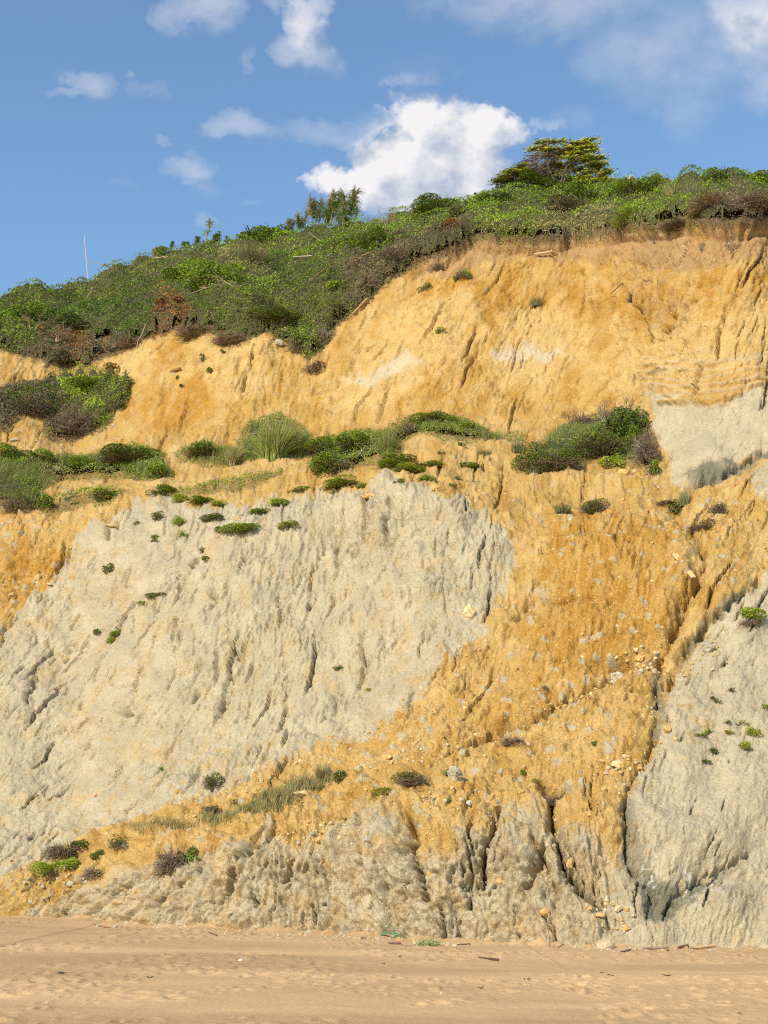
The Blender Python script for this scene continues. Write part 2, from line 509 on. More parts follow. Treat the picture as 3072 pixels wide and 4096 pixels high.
# --- relief -------------------------------------------------------------
rid = lambda n: 1 - np.abs(n)
debris = shepard([(1100, 1600, 1), (1250, 1400, .9), (900, 1650, 1), (1300, 1600, 1), (600, 1750, .9), (300, 1820, .7), (1400, 1500, 1), (1250, 1180, .7), (1580, 1120, .9), (1100, 1040, .6), (500, 1830, .6), (700, 1850, .6), (1000, 1780, .8), (1250, 1800, .9),
                  (50, 1230, .8), (300, 1400, .22), (100, 1600, .25), (700, 1300, .15), (700, 1500, .22), (950, 1300, .35), (500, 1150, .1), (1000, 1150, .1), (1600, 1700, .05), (1500, 1800, .05), (1600, 1450, .15), (1550, 900, 0), (600, 1930, .3),
                  (900, 1950, .2), (1150, 1900, .2), (1500, 1990, .3), (1200, 800, .15), (900, 780, .2), (1400, 650, .25), (600, 850, .3), (350, 880, .3), (500, 950, .4), (900, 890, .3), (1150, 600, .2)], 110, 90)
debris *= (1 - .55 * grey)

# particle rills
rs = np.random.default_rng(3)
i0 = 24
NI = len(xin)
h = fbm(pflow[:, i0:i0 + NI] / 22, DY[:, i0:i0 + NI] / 80, 4, 51) * 1.0
acc_all = np.zeros((NR, NI))
cell = xin[1] - xin[0]
for it in range(3):
    acc = np.zeros((NR, NI))
    Np = 42000
    px = rs.uniform(0, NI - 1, Np)
    r0 = rs.integers(10, NR, Np)
    life = rs.integers(25, 220, Np)
    order = np.argsort(-r0)
    px, r0, life = px[order], r0[order], life[order]
    r1 = np.maximum(r0 - life, 0)
    for r in range(NR - 1, 0, -1):
        n = np.searchsorted(-r0, -r, side='right')
        act = np.nonzero(r1[:n] < r)[0]
        if len(act) == 0:
            continue
        x = px[act]
        ix = np.clip(x.astype(int), 2, NI - 3)
        dv = (DY[r - 1, ix + i0] - DY[r, ix + i0])
        hn = h[r - 1]
        gleft, gright = hn[ix - 1], hn[ix + 1]
        steer = np.clip((gleft - gright) * 9, -.9, .9)
        x = np.clip(x + lean[r, ix + i0] * dv / cell + steer + rs.normal(0, .12, len(act)), 1, NI - 2)
        px[act] = x
        np.add.at(acc[r - 1], x.astype(int), 1.0)
    la = np.log1p(acc)
    h = h - .16 * blur(la, 1)
    h = h * .98
    acc_all = np.maximum(acc_all, la)
rill = np.zeros((NR, NC))
sharp = blur(acc_all, 1)
sharp = np.clip((sharp - 1.4) / 2.2, 0, 1.6)
rill[:, i0:i0 + NI] = sharp

sc_d = Y / 2700.0                                    # metres per view unit
pf = pflow
n_big = fbm(WX / 7, arc / 9, 4, 61)
n_mid = fbm(pf / 34, DY / 85, 4, 63)
n_mid2 = fbm(pf / 12, DY / 34, 3, 65)
crk_a = fbm(pf / 15 + .35 * fbm(DX / 18, DY / 18, 2, 3), DY / 62, 3, 67)
crk_m = sstep(.05, .4, fbm(DX / 34, DY / 30, 3, 69))
crack = sstep(.085, .0, np.abs(crk_a)) * crk_m
crk_b = fbm(pf / 6.5 + .3 * fbm(DX / 9, DY / 9, 2, 4), DY / 22, 2, 71)
crack2 = sstep(.10, .0, np.abs(crk_b)) * sstep(.05, .35, fbm(DX / 20, DY / 20, 2, 73))
w1, w2, wi = worley(WX / .75 + .3 * n_mid, arc / .75, 5)
clod = np.clip(1 - w1 * 1.35, 0, 1) * (wi > .45)
v1, v2, vi = worley(WX / .34 + .2 * n_mid, arc / .34 + 3.3, 9)
clod2 = np.sqrt(np.clip(1 - (v1 * 1.5) ** 2, 0, 1)) * (vi > .35) * vi
u1, u2, ui = worley(WX / 2.1, arc / 2.6, 13)
block = np.clip((u2 - u1) * 2.2, 0, 1)
fine = fbm(WX / .4, arc / .4, 3, 81)
fine2 = fbm(WX / 1.3, arc / 1.1, 3, 83)

flow_amp = shepard([(900, 1150, 1.3), (700, 1180, 1.2), (300, 1300, .7), (300, 1500, .8), (600, 1450, 1.0), (800, 1500, .8), (950, 1300, .6), (100, 1700, .7), (500, 1630, .9), (1600, 1700, .3), (1480, 1800, .35), (1600, 1400, .5),
                    (1500, 1950, .7), (900, 1880, 1.6), (1100, 1850, 1.6), (600, 1900, 1.4), (300, 1920, 1.2), (1250, 1850, 1.2), (1200, 1300, 1.0), (1100, 1600, .6), (1550, 900, .28), (1200, 750, .75), (900, 750, .8), (1450, 680, 1.2), (1300, 620, 1.0),
                    (1550, 600, 1.0), (1100, 640, .9), (500, 860, .9), (300, 900, .8), (1550, 780, .6), (1000, 1000, .4), (300, 1040, .4), (1400, 1200, 1.), (1580, 1120, .5), (1200, 480, .2), (400, 650, .2)], 110, 90)
flow_amp = smooth2(flow_amp, 12, 12)
debris = smooth2(debris, 6, 6)
n_iso = fbm(WX / 1.6 + .25 * arc, arc / 2.2, 5, 64, .55)
g_fine = fbm(WX / .55, arc / .7, 4, 66, .6)
s1_, s2_, si_ = worley(WX / .5 + .4 * fine, arc / .62 + .4 * fine2, 15)
crust = np.clip(s2_ - s1_, 0, .5)
cden = shepard([(300, 1350, 1), (600, 1500, 1), (450, 1280, 1.4), (850, 1130, 2.6), (780, 1180, 2.6), (950, 1200, 1.3), (150, 1600, 1), (300, 1600, .9), (600, 1900, 1.6), (900, 1850, 1.5), (1150, 1880, 1.4), (350, 1910, 1.4), (1600, 1600, .12), (1500, 1750, .15), (1500, 1880, .3), (1640, 1900, .2), (1640, 1450, .2), (1550, 1400, .3),
                (1250, 1250, 1.1), (1200, 1450, .8), (1000, 1600, .6), (1300, 1600, .8), (1150, 1750, .9), (700, 1020, .3), (1200, 1050, .6), (1550, 1100, .6), (900, 750, .9), (1200, 650, 1.0), (1450, 650, 1.5), (1550, 920, .45), (1500, 800, .9), (450, 850, 1.1), (250, 880, .8), (600, 850, 1.0), (60, 1230, 1.2), (60, 1700, .8), (400, 600, .1)], 110, 90)
cden = cden * (1 - .9 * veg) * sstep(-.25, .45, fbm(DX / 42, DY / 42, 3, 151)) * (.3 + sstep(0, .4, fbm(DX / 16, DY / 16, 2, 153)))


def trace_cracks(n, seed, lmin, lmax, dmin, dmax, wide, wander=.5):
    r_ = np.random.default_rng(seed)
    D = np.zeros((NR, NC))
    c0 = np.interp(r_.uniform(-30, 1690, n * 6), xd, np.arange(NC))
    r0 = r_.integers(8, NR - 8, n * 6)
    k_ = r_.uniform(0, 2.6, n * 6) < cden[r0, c0.astype(int)]
    c0, r0 = c0[k_][:n], r0[k_][:n]
    m_ = len(c0)
    ln_ = (lmin * (lmax / lmin) ** (r_.uniform(0, 1, m_) ** 1.6)).astype(int)
    dep = (dmin + (dmax - dmin) * r_.uniform(0, 1, m_) ** 2.2) * np.clip(ln_ / (lmin * 3), .5, 1.2)
    cellx = xin[1] - xin[0]
    x, r = c0.copy(), r0.copy()
    drift = r_.normal(0, .35, m_)
    for st_ in range(ln_.max()):
        a_ = (st_ < ln_) & (r > 3)
        if not a_.any():
            break
        i = np.nonzero(a_)[0]
        xi = np.clip(x[i].astype(int), 3, NC - 4)
        ri = r[i]
        prof = np.sin(np.pi * (st_ + .5) / ln_[i]) ** .6 * dep[i] * r_.uniform(.55, 1.15, len(i))
        # sharp wall on the up-sun side, a ramp on the other
        np.maximum.at(D, (ri, xi), prof)
        np.maximum.at(D, (ri, xi + 1), prof * .55)
        if wide:
            w2 = prof * (dep[i] > (dmin + .35 * (dmax - dmin)))
            np.maximum.at(D, (ri, xi + 1), w2)
            np.maximum.at(D, (ri, xi + 2), w2 * .6)
            np.maximum.at(D, (ri, xi + 3), w2 * .25)
        drift[i] += r_.normal(0, .22, len(i)) - drift[i] * .15
        step_ = np.where(r_.uniform(0, 1, len(i)) < .18, r_.choice([-1, 1], len(i)), 0)
        dv = DY[ri - 1, xi] - DY[ri, xi]
        x[i] = np.clip(x[i] + lean[ri, xi] * dv / cellx + wander * drift[i] + step_, 3, NC - 4)
        r[i] = ri - 1
    return D


CRK = np.maximum.reduce([trace_cracks(1100, 61, 10, 56, .15, .9, True), trace_cracks(7000, 62, 5, 24, .08, .42, False), trace_cracks(14000, 63, 3, 9, .05, .20, False, .9)])
bl = np.abs(fbm(pf / 34 + .3 * fbm(DX / 30, DY / 30, 2, 8), DY / 105, 3, 141))
bl2 = np.abs(fbm(pf / 12 + .3 * fbm(DX / 12, DY / 12, 2, 9), DY / 44, 2, 143)) * sstep(-.2, .3, fbm(DX / 50, DY / 50, 3, 145))
flow_amp = flow_amp * famp
H = .42 * n_big + flow_amp * (.05 * n_mid + .07 * n_iso) + flow_amp * (.20 * bl ** .8 + .05 * bl2 ** .8) - CRK
H += .018 * g_fine + .05 * crust * sstep(-.2, .4, fbm(WX / 3, arc / 3, 3, 147))
H += debris * (.24 * clod + .20 * clod2 + .12 * fine2) * (.5 + .5 * sstep(-.3, .3, fbm(DX / 22, DY / 18, 3, 155)))
k1_, k2_, ki_ = worley((WX + .22 * fine2 + .1 * fine) / .50, (arc + .22 * fine) / .40, 17)
q1_, q2_, qi_ = worley((WX + .5 * fine2) / 1.5, (arc + .4 * fine) / .95, 19)
brkz = sstep(-.15, .35, fbm(DX / 36, DY / 30, 3, 157))
H += (1 - .62 * grey) * ((ki_ - .5) * .13 * brkz + (qi_ - .5) * .16 * (1 - .6 * brkz)) * (1 - veg)
H += .06 * (1 - debris) * fine2 + .018 * fine
H += grey * .04 * fbm(pf / 9, DY / 14, 3, 85) * np.minimum(flow_amp, 1)
H -= .10 * (1 - block) ** 3 * flow_amp
ribw = smooth2(np.maximum(mask(grey_low, 30), np.exp(-(((DX - 880) / 170) ** 2 + ((DY - 1130) / 80) ** 2))), 4, 4)
H += ribw * famp * (.10 * n_mid + .42 * np.abs(fbm(pf / 62 + .35 * fbm(DX / 40, DY / 40, 2, 8), DY / 190, 3, 149)) ** .7 + .10 * bl)

# bedding ledges in the upper right wall
led_zone = mask([(1380, 790), (1450, 765), (1659, 740), (2420, 700), (2420, 840), (1659, 850), (1560, 862), (1480, 868), (1400, 860)], 18)
led_zone2 = mask([(1040, 740), (1250, 745), (1250, 800), (1080, 800)], 14) * .5
zz = -(DY + .10 * (DX - 1450)) / 27 + .35 * fbm(DX / 120, DY / 40, 3, 91)
st = np.sin(zz * 2 * np.pi / .62) + .6 * np.sin(zz * 2 * np.pi / .27 + 1)
ledge = np.where(st > .2, 1, 0) * sstep(-.1, .25, fbm(WX / 2.2, WZ / .5, 3, 93))
H += (led_zone + led_zone2) * .22 * blur(ledge.astype(float), 1)
lip = lmask([(1430, 872), (1470, 868), (1500, 866), (1560, 858), (1600, 846)], 4.5, 1.0, True)
H += lip * .35


def vgauss(cx, cy, rx, ry, a, p=1.0):
    return a * np.exp(-((((UX * .4 + DX * .6) - cx) / rx) ** 2 + (((UY * .4 + DY * .6) - cy) / ry) ** 2) ** p)


def gully(line, w, depth, wall=1.0):
    G = sdline(line)
    d = samp(G, VX + wx1 * .12 + jag, VY + wx2 * .5)
    ww = w * .62 * (1 + .75 * gw)
    side = .35 * depth * np.exp(-(np.abs(d) / (w * 2.2)) ** 2)
    return -(depth * np.exp(-(np.abs(d) / np.maximum(ww, 1.2)) ** 3) * np.clip(.75 + .9 * gdm, .1, 1.3) + side)


jag = 3.0 * fbm(DX / 9, DY / 8, 3, 121)
gw = fbm(DX / 22, DY / 20, 3, 123)
gdm = fbm(DX / 26, DY / 30, 3, 125)
big = [
    ([(884, 1762), (892, 1790), (898, 1815), (894, 1850), (905, 1890), (916, 1925), (925, 1945)], 6, 1.7), ([(1178, 1690), (1188, 1740), (1194, 1790), (1202, 1830), (1226, 1885), (1262, 1935), (1300, 1962)], 5.5, 1.6),
    ([(1078, 1735), (1068, 1780), (1052, 1830), (1048, 1880), (1042, 1915)], 5, 1.4), ([(1166, 1830), (1164, 1870), (1150, 1900), (1136, 1925)], 5, 1.3), ([(1000, 1880), (1012, 1920), (1018, 1960)], 4, .6),
    ([(1300, 1330), (1320, 1300), (1330, 1250)], 4, .3), ([(1505, 1262), (1480, 1300), (1455, 1345), (1448, 1380), (1425, 1420), (1418, 1470), (1414, 1540), (1412, 1600), (1385, 1655), (1352, 1720), (1350, 1780), (1347, 1840), (1372, 1890), (1410, 1945)], 6, .65),
    ([(1463, 1085), (1466, 1120), (1510, 1165), (1522, 1200), (1518, 1240), (1500, 1275)], 6, 1.1), ([(1500, 1270), (1470, 1310), (1450, 1360)], 8, 1.2), ([(1170, 1602), (1158, 1612), (1152, 1625)], 8, .5), ([(1345, 1445), (1290, 1478), (1235, 1498), (1170, 1545), (1080, 1575), (1010, 1590), (930, 1640)], 9, 1.0),
    ([(1640, 1258), (1570, 1310), (1500, 1372), (1455, 1445), (1440, 1480)], 13, .6), ([(1606, 1858), (1560, 1880), (1520, 1905), (1470, 1925), (1440, 1970)], 9, .55), ([(1655, 975), (1600, 1008), (1540, 1040), (1480, 1058)], 10, .6),
    ([(1476, 1326), (1455, 1345), (1440, 1372)], 4, .5), ([(845, 1085), (838, 1120), (842, 1160)], 4, .6), ([(805, 1090), (800, 1130), (788, 1172)], 4, .7), ([(770, 1150), (765, 1190)], 4, .5), ([(722, 1170), (728, 1210), (720, 1250)], 4, .6), ([(690, 1180), (678, 1220)], 3.5, .4),
    ([(385, 1240), (378, 1290)], 5, .5), ([(470, 1280), (455, 1330)], 5, .4), ([(385, 1340), (375, 1395)], 7, .5), ([(160, 1380), (135, 1420)], 5, .45), ([(300, 1480), (275, 1540)], 4, .5), ([(80, 1460), (60, 1520)], 5, .5), ([(500, 1385), (520, 1430)], 5, .35),
    ([(430, 1178), (415, 1215)], 6, .6), ([(235, 1120), (240, 1165)], 7, .6), ([(255, 1105), (262, 1150)], 5, .5), ([(495, 1460), (482, 1530)], 5, .45), ([(560, 1610), (540, 1680)], 5, .4), ([(885, 1478), (880, 1515)], 5, .5), ([(718, 1500), (722, 1550)], 4, .4),
    ([(450, 1870), (400, 1910), (340, 1945)], 6, .7), ([(560, 1840), (520, 1880), (480, 1960)], 6, .65), ([(640, 1870), (615, 1910)], 5, .5), ([(310, 1880), (250, 1930), (200, 1975)], 7, .6), ([(720, 1870), (715, 1960)], 4, .5), ([(560, 1905), (552, 1975)], 4, .5), ([(830, 1870), (845, 1950)], 4, .45),
    ([(560, 735), (540, 800), (520, 850)], 5, .5), ([(720, 860), (705, 940)], 4, .5), ([(800, 740), (760, 790), (730, 830)], 4, .4), ([(1450, 680), (1448, 700), (1420, 740)], 6, .5), ([(1350, 640), (1390, 700), (1400, 740)], 5, .5), ([(1500, 650), (1470, 700)], 5, .45),
    ([(1250, 560), (1270, 620), (1290, 680)], 4, .35), ([(1560, 700), (1520, 780)], 4, .35), ([(1310, 1290), (1330, 1330)], 4, .3), ([(1120, 1330), (1150, 1290), (1165, 1265)], 10, .6), ([(1570, 1420), (1545, 1460)], 4, .4),
]
for ln, w, dp in big:
    H += gully(ln, w * 1.0, dp)
# wide soft depressions and swellings: (x, y, rx, ry, height)
for (cx, cy, rx, ry, a) in [(910, 1285, 60, 26, .5), (860, 1345, 40, 26, .3), (830, 1056, 24, 30, .38), (893, 1078, 26, 36, .4), (740, 1085, 40, 30, .3), (340, 1085, 18, 16, .4), (985, 1130, 50, 50, .4), (1075, 1180, 35, 50, .4),
                            (975, 1420, 60, 40, .3), (1300, 1200, 90, 50, .6), (1260, 1340, 100, 60, .4), (1210, 1310, 80, 14, -.3), (1230, 1450, 80, 50, .3), (1330, 1560, 70, 50, .4), (1175, 1600, 34, 14, -1.1), (1320, 1434, 44, 9, -1.2), (1205, 1702, 40, 10, -.8), (1230, 1306, 90, 7, -.5), (1090, 1560, 60, 8, -.5), (1180, 1130, 40, 10, -.4), (1440, 1090, 40, 8, -.5),
                            (1115, 1830, 40, 60, .5), (980, 1850, 50, 60, .5), (840, 1840, 40, 60, .4), (1270, 1820, 45, 60, .6), (1320, 1790, 30, 50, .3), (1215, 1900, 24, 50, .4), (700, 1860, 60, 50, .3), (540, 1880, 50, 40, .3),
                            (1500, 1820, 90, 60, .8), (1560, 1960, 60, 40, .6), (1420, 1960, 30, 24, -.5), (1610, 1700, 80, 80, .5), (1480, 1640, 40, 60, .3), (180, 1060, 90, 16, .4), (630, 1010, 60, 16, .2), (1210, 1040, 70, 18, .6), (1340, 1050, 60, 18, .4),
                            (565, 755, 28, 26, .7), (450, 760, 60, 24, .5), (340, 775, 50, 22, .5), (60, 960, 50, 30, .5), (1000, 1010, 60, 18, .3), (1380, 1130, 60, 50, .5), (1480, 1240, 16, 40, .6), (1560, 1130, 60, 20, .3), (600, 1150, 120, 30, .2),
                            (230, 1800, 90, 14, .4), (330, 1860, 60, 18, -.4), (560, 1760, 80, 14, -.3), (540, 1780, 90, 14, .3), (1000, 1640, 70, 20, .3), (890, 1690, 40, 12, -.2), (1200, 1705, 40, 12, -.4), (1450, 630, 60, 40, .3), (1050, 680, 70, 50, .4),
                            (940, 720, 70, 60, .5), (400, 900, 60, 40, .3), (1250, 760, 100, 50, .3)]:
    H += vgauss(cx, cy, rx, ry, a)

# undercut below the turf
cut = lmask([(890, 582), (960, 572), (1025, 532), (1100, 545), (1150, 550), (1215, 542), (1235, 526), (1350, 522), (1450, 512), (1482, 500), (1560, 512), (1659, 502), (2400, 495)], 7, 1.0, True)
H -= cut * .75
turf = sstep(0, 6, veg_sd[0]) * sstep(30, 8, veg_sd[0]) * sstep(860, 1000, DX)
H += turf * .45

fade_top = sstep(1.0, .965, tt)[:, None]
foot = sstep(0, .02, tt)[:, None]
H *= .25 + .75 * foot
H *= np.where(DX < -35, np.exp((DX + 35) / 900), np.where(DX > 1694, np.exp(-(DX - 1694) / 900), 1.0))
PD = P0 + NRM * H[..., None]
PD[..., 1] += 0.0

# --- colours of the ground (albedo only)
c_pale = np.array([.505, .345, .136])
c_sand = np.array([.432, .270, .078])
c_och = np.array([.385, .202, .036])
c_brn = np.array([.34, .205, .095])
c_gry = np.array([.400, .338, .222])
c_gry2 = np.array([.448, .380, .250])
c_wet = np.array([.185, .170, .115])
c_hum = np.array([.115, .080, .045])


def mix(a, b, t):
    return a * (1 - t[..., None]) + b * t[..., None]


t1 = sstep(-.5, .6, fbm(DX / 80, DY / 60, 5, 101))
t2 = sstep(-.35, .5, fbm(pf / 26, DY / 90, 5, 103))
t3 = sstep(.0, .6, fbm(WX / .5, arc / .5, 3, 105))
colr = mix(np.broadcast_to(c_sand, P0.shape), c_pale, np.clip(t1 * .75 + t3 * .25, 0, 1))
colr = mix(colr, c_och, np.clip(och * (.45 + .6 * t2) + .34 * t2 * sstep(1000, 900, DY) + .12 * t2, 0, 1))
low_y = shepard([(1100, 1600, .7), (700, 1750, .7), (1200, 1300, .4), (1000, 1000, .7), (300, 1050, .6), (900, 750, .55), (1500, 780, .75), (500, 850, .35), (1600, 1120, .55)], 200, 150)
colr = mix(colr, c_pale * .97, np.clip(low_y - .35, 0, 1) * sstep(-.4, .4, fbm(DX / 30, DY / 22, 4, 107)) * .9)
lumpz = np.maximum.reduce([mask(q_, 14) for q_ in ([(905, 640), (1000, 625), (1045, 660), (1040, 740), (980, 800), (900, 840), (800, 880), (720, 900), (700, 860), (760, 770), (820, 700)], [(1090, 680), (1200, 650), (1260, 700), (1290, 790), (1180, 830), (1080, 840), (1060, 760)],
                                   [(1400, 720), (1500, 680), (1659, 640), (1720, 650), (1720, 800), (1500, 800), (1400, 800), (1340, 860), (1300, 820)], [(420, 735), (560, 730), (600, 790), (560, 870), (480, 870), (430, 820)], [(230, 770), (330, 745), (370, 790), (300, 830), (240, 820)])])
colr = mix(colr, c_pale * 1.04, np.clip(lumpz * (.45 + .55 * sstep(-.3, .3, fbm(DX / 20, DY / 16, 4, 161))), 0, 1) * .85)
dk = sstep(.05, .5, fbm(pflow / 40, DY / 70, 4, 163)) * (1 - lumpz)
colr = mix(colr, c_och * .88, np.clip(dk * .5, 0, 1))
colr = mix(colr, np.array([.50, .45, .36]), pale * .75)
brk = sstep(-.2, .5, fbm(WX / 3, arc / 3, 4, 109))
colr = mix(colr, c_brn, np.clip(brown * .75, 0, 1))
gcol = mix(np.broadcast_to(c_gry, P0.shape), c_gry2, sstep(-.5, .5, fbm(DX / 70, DY / 90, 5, 111)))
stain = sstep(.25, .6, fbm(pf / 40, DY / 55, 5, 113)) * .35
gcol = mix(gcol, c_pale * .9, stain * (1 - sstep(1300, 1400, DX)))
gcol = gcol * (1 + .05 * fbm(WX / .6, arc / .6, 3, 115))[..., None]
gd = np.clip(grey * (1 - .25 * debris * (clod > .35)), 0, 1)
colr = mix(colr, gcol, gd)
gclod = (vi > .93) * (clod2 > .3) * debris
colr = mix(colr, c_gry * 1.05, np.clip(gclod * 1.0, 0, 1) * (1 - grey))
yclod = ((vi > .9) & (clod2 > .4)) * grey * debris * 1.6
colr = mix(colr, c_sand, np.clip(yclod, 0, 1))
colr = mix(colr, c_wet, np.clip(wet * (.6 + .4 * brk), 0, 1))
ledc = (led_zone * .8 + led_zone2) * sstep(.0, .5, st + .6 * fbm(DX / 20, DY / 6, 3, 133))
colr = mix(colr, c_gry2, np.clip(ledc * .55, 0, 1) * (1 - grey))
band = led_zone * sstep(.3, .9, np.sin(zz * 2 * np.pi / .9)) * sstep(0, .3, fbm(WX / 2.2, WZ / .5, 3, 93))
colr = mix(colr, c_pale, np.clip(band, 0, 1) * grey * .9)
colr = mix(colr, c_sand, np.clip(lip * 1.3, 0, 1))
salt = sstep(.1, .4, fbm(DX / 14, DY / 14, 4, 117)) * np.maximum(vgauss(1480, 1915, 22, 30, 1), np.maximum(vgauss(1540, 1920, 16, 26, 1), vgauss(1400, 1905, 22, 34, .8)))
colr = mix(colr, np.array([.62, .60, .54]), np.clip(salt, 0, .8))
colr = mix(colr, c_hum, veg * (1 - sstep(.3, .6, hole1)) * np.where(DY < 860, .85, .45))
colr = colr * (1 + .07 * fbm(WX / 1.5, arc / 1.5, 4, 119))[..., None]
colr = np.clip(colr, .02, .8)


# ------------------------------------------------------------------ mesh helpers
def np_mesh(name, V, F, tint=None, col=None, smooth=False, mat=None, vname='tint'):
    V = np.asarray(V, np.float32).reshape(-1, 3)
    F = np.asarray(F, np.int32)
    me = bpy.data.meshes.new(name)
    me.vertices.add(len(V))
    me.vertices.foreach_set('co', V.ravel())
    n, kk = F.shape
    me.loops.add(n * kk)
    me.loops.foreach_set('vertex_index', F.ravel())
    me.polygons.add(n)
    me.polygons.foreach_set('loop_start', np.arange(0, n * kk, kk, dtype=np.int32))
    me.polygons.foreach_set('loop_total', np.full(n, kk, np.int32))
    if smooth:
        me.polygons.foreach_set('use_smooth', np.ones(n, bool))
    else:
        me.polygons.foreach_set('use_smooth', np.zeros(n, bool))
    if tint is not None:
        a = me.attributes.new(vname, 'FLOAT', 'POINT')
        a.data.foreach_set('value', np.asarray(tint, np.float32).ravel())
    if col is not None:
        a = me.attributes.new('albedo', 'FLOAT_COLOR', 'POINT')
        c4 = np.ones((len(V), 4), np.float32)
        c4[:, :3] = col.reshape(-1, 3)
        a.data.foreach_set('color', c4.ravel())
    me.update(calc_edges=True)
    if mat:
        me.materials.append(mat)
    return me


def link(name, me, parent=None, loc=None):
    o = bpy.data.objects.new(name, me)
    COL.objects.link(o)
    if parent is not None:
        o.parent = parent
    if loc is not None:
        o.location = loc
    return o


def tag(o, label=None, cat=None, group=None, kind=None):
    if label:
        o['label'] = label
    if cat:
        o['category'] = cat
    if group:
        o['group'] = group
    if kind:
        o['kind'] = kind
    return o


def quadgrid(nr, nc):
    i = np.arange(nr - 1)[:, None] * nc + np.arange(nc - 1)[None, :]
    return np.stack([i, i + 1, i + nc + 1, i + nc], -1).reshape(-1, 4)


# ------------------------------------------------------------------ materials
def new_mat(name):
    mt = bpy.data.materials.new(name)
    mt.use_nodes = True
    nt = mt.node_tree
    b = nt.nodes['Principled BSDF']
    return mt, nt, b


def ground_material():
    mt, nt, b = new_mat('clay_and_sandstone')
    N, L = nt.nodes.new, nt.links.new
    at = N('ShaderNodeAttribute')
    at.attribute_name = 'albedo'
    tc = N('ShaderNodeTexCoord')
    n = N('ShaderNodeTexNoise')
    n.inputs['Scale'].default_value = 7
    n.inputs['Detail'].default_value = 8
    n.inputs['Roughness'].default_value = .7
    L(tc.outputs['Object'], n.inputs['Vector'])
    mr = N('ShaderNodeMapRange')
    mr.inputs['From Min'].default_value = .3
    mr.inputs['From Max'].default_value = .7
    mr.inputs['To Min'].default_value = .86
    mr.inputs['To Max'].default_value = 1.13
    L(n.outputs['Fac'], mr.inputs['Value'])
    mu = N('ShaderNodeMixRGB')
    mu.blend_type = 'MULTIPLY'
    mu.inputs[0].default_value = 1
    L(at.outputs['Color'], mu.inputs[1])
    L(mr.outputs[0], mu.inputs[2])
    # pale pebbles
    vo = N('ShaderNodeTexVoronoi')
    vo.inputs['Scale'].default_value = 8.5
    L(tc.outputs['Object'], vo.inputs['Vector'])
    sp = N('ShaderNodeSeparateColor')
    L(vo.outputs['Color'], sp.inputs[0])
    a1 = N('ShaderNodeMath')
    a1.operation = 'GREATER_THAN'
    a1.inputs[1].default_value = .85
    L(sp.outputs[0], a1.inputs[0])
    a2 = N('ShaderNodeMath')
    a2.operation = 'LESS_THAN'
    a2.inputs[1].default_value = .30
    L(vo.outputs['Distance'], a2.inputs[0])
    a3 = N('ShaderNodeMath')
    a3.operation = 'MULTIPLY'
    L(a1.outputs[0], a3.inputs[0])
    L(a2.outputs[0], a3.inputs[1])
    peb = N('ShaderNodeAttribute')
    peb.attribute_name = 'pebbly'
    a4 = N('ShaderNodeMath')
    a4.operation = 'MULTIPLY'
    L(a3.outputs[0], a4.inputs[0])
    L(peb.outputs['Fac'], a4.inputs[1])
    mp = N('ShaderNodeMixRGB')
    L(a4.outputs[0], mp.inputs[0])
    L(mu.outputs[0], mp.inputs[1])
    mp.inputs[2].default_value = (.58, .44, .25, 1)
    L(mp.outputs[0], b.inputs['Base Color'])
    b.inputs['Roughness'].default_value = .95
    b.inputs['Specular IOR Level'].default_value = .12
    # fine relief: dried-mud network and grain
    v2 = N('ShaderNodeTexVoronoi')
    v2.feature = 'DISTANCE_TO_EDGE'
    v2.inputs['Scale'].default_value = 4.2
    wn = N('ShaderNodeTexNoise')
    wn.inputs['Scale'].default_value = 3
    wn.inputs['Detail'].default_value = 3
    L(tc.outputs['Object'], wn.inputs['Vector'])
    vm = N('ShaderNodeVectorMath')
    vm.operation = 'MULTIPLY_ADD'
    L(wn.outputs['Color'], vm.inputs[0])
    vm.inputs[1].default_value = (.5, .5, .5)
    L(tc.outputs['Object'], vm.inputs[2])
    L(vm.outputs[0], v2.inputs['Vector'])
    m1 = N('ShaderNodeMapRange')
    m1.inputs['From Max'].default_value = .09
    L(v2.outputs['Distance'], m1.inputs['Value'])
    n3 = N('ShaderNodeTexNoise')
    n3.inputs['Scale'].default_value = 5
    n3.inputs['Detail'].default_value = 9
    n3.inputs['Roughness'].default_value = .68
    L(tc.outputs['Object'], n3.inputs['Vector'])
    ad = N('ShaderNodeMath')
    ad.operation = 'MULTIPLY_ADD'
    L(m1.outputs[0], ad.inputs[0])
    ad.inputs[1].default_value = .10
    m3 = N('ShaderNodeMath')
    m3.operation = 'MULTIPLY'
    m3.inputs[1].default_value = .95
    L(n3.outputs['Fac'], m3.inputs[0])
    L(m3.outputs[0], ad.inputs[2])
    bp = N('ShaderNodeBump')
    bp.inputs['Strength'].default_value = 1.0
    bp.inputs['Distance'].default_value = .125
    L(ad.outputs[0], bp.inputs['Height'])
    L(bp.outputs[0], b.inputs['Normal'])
    return mt


M_ground = ground_material()

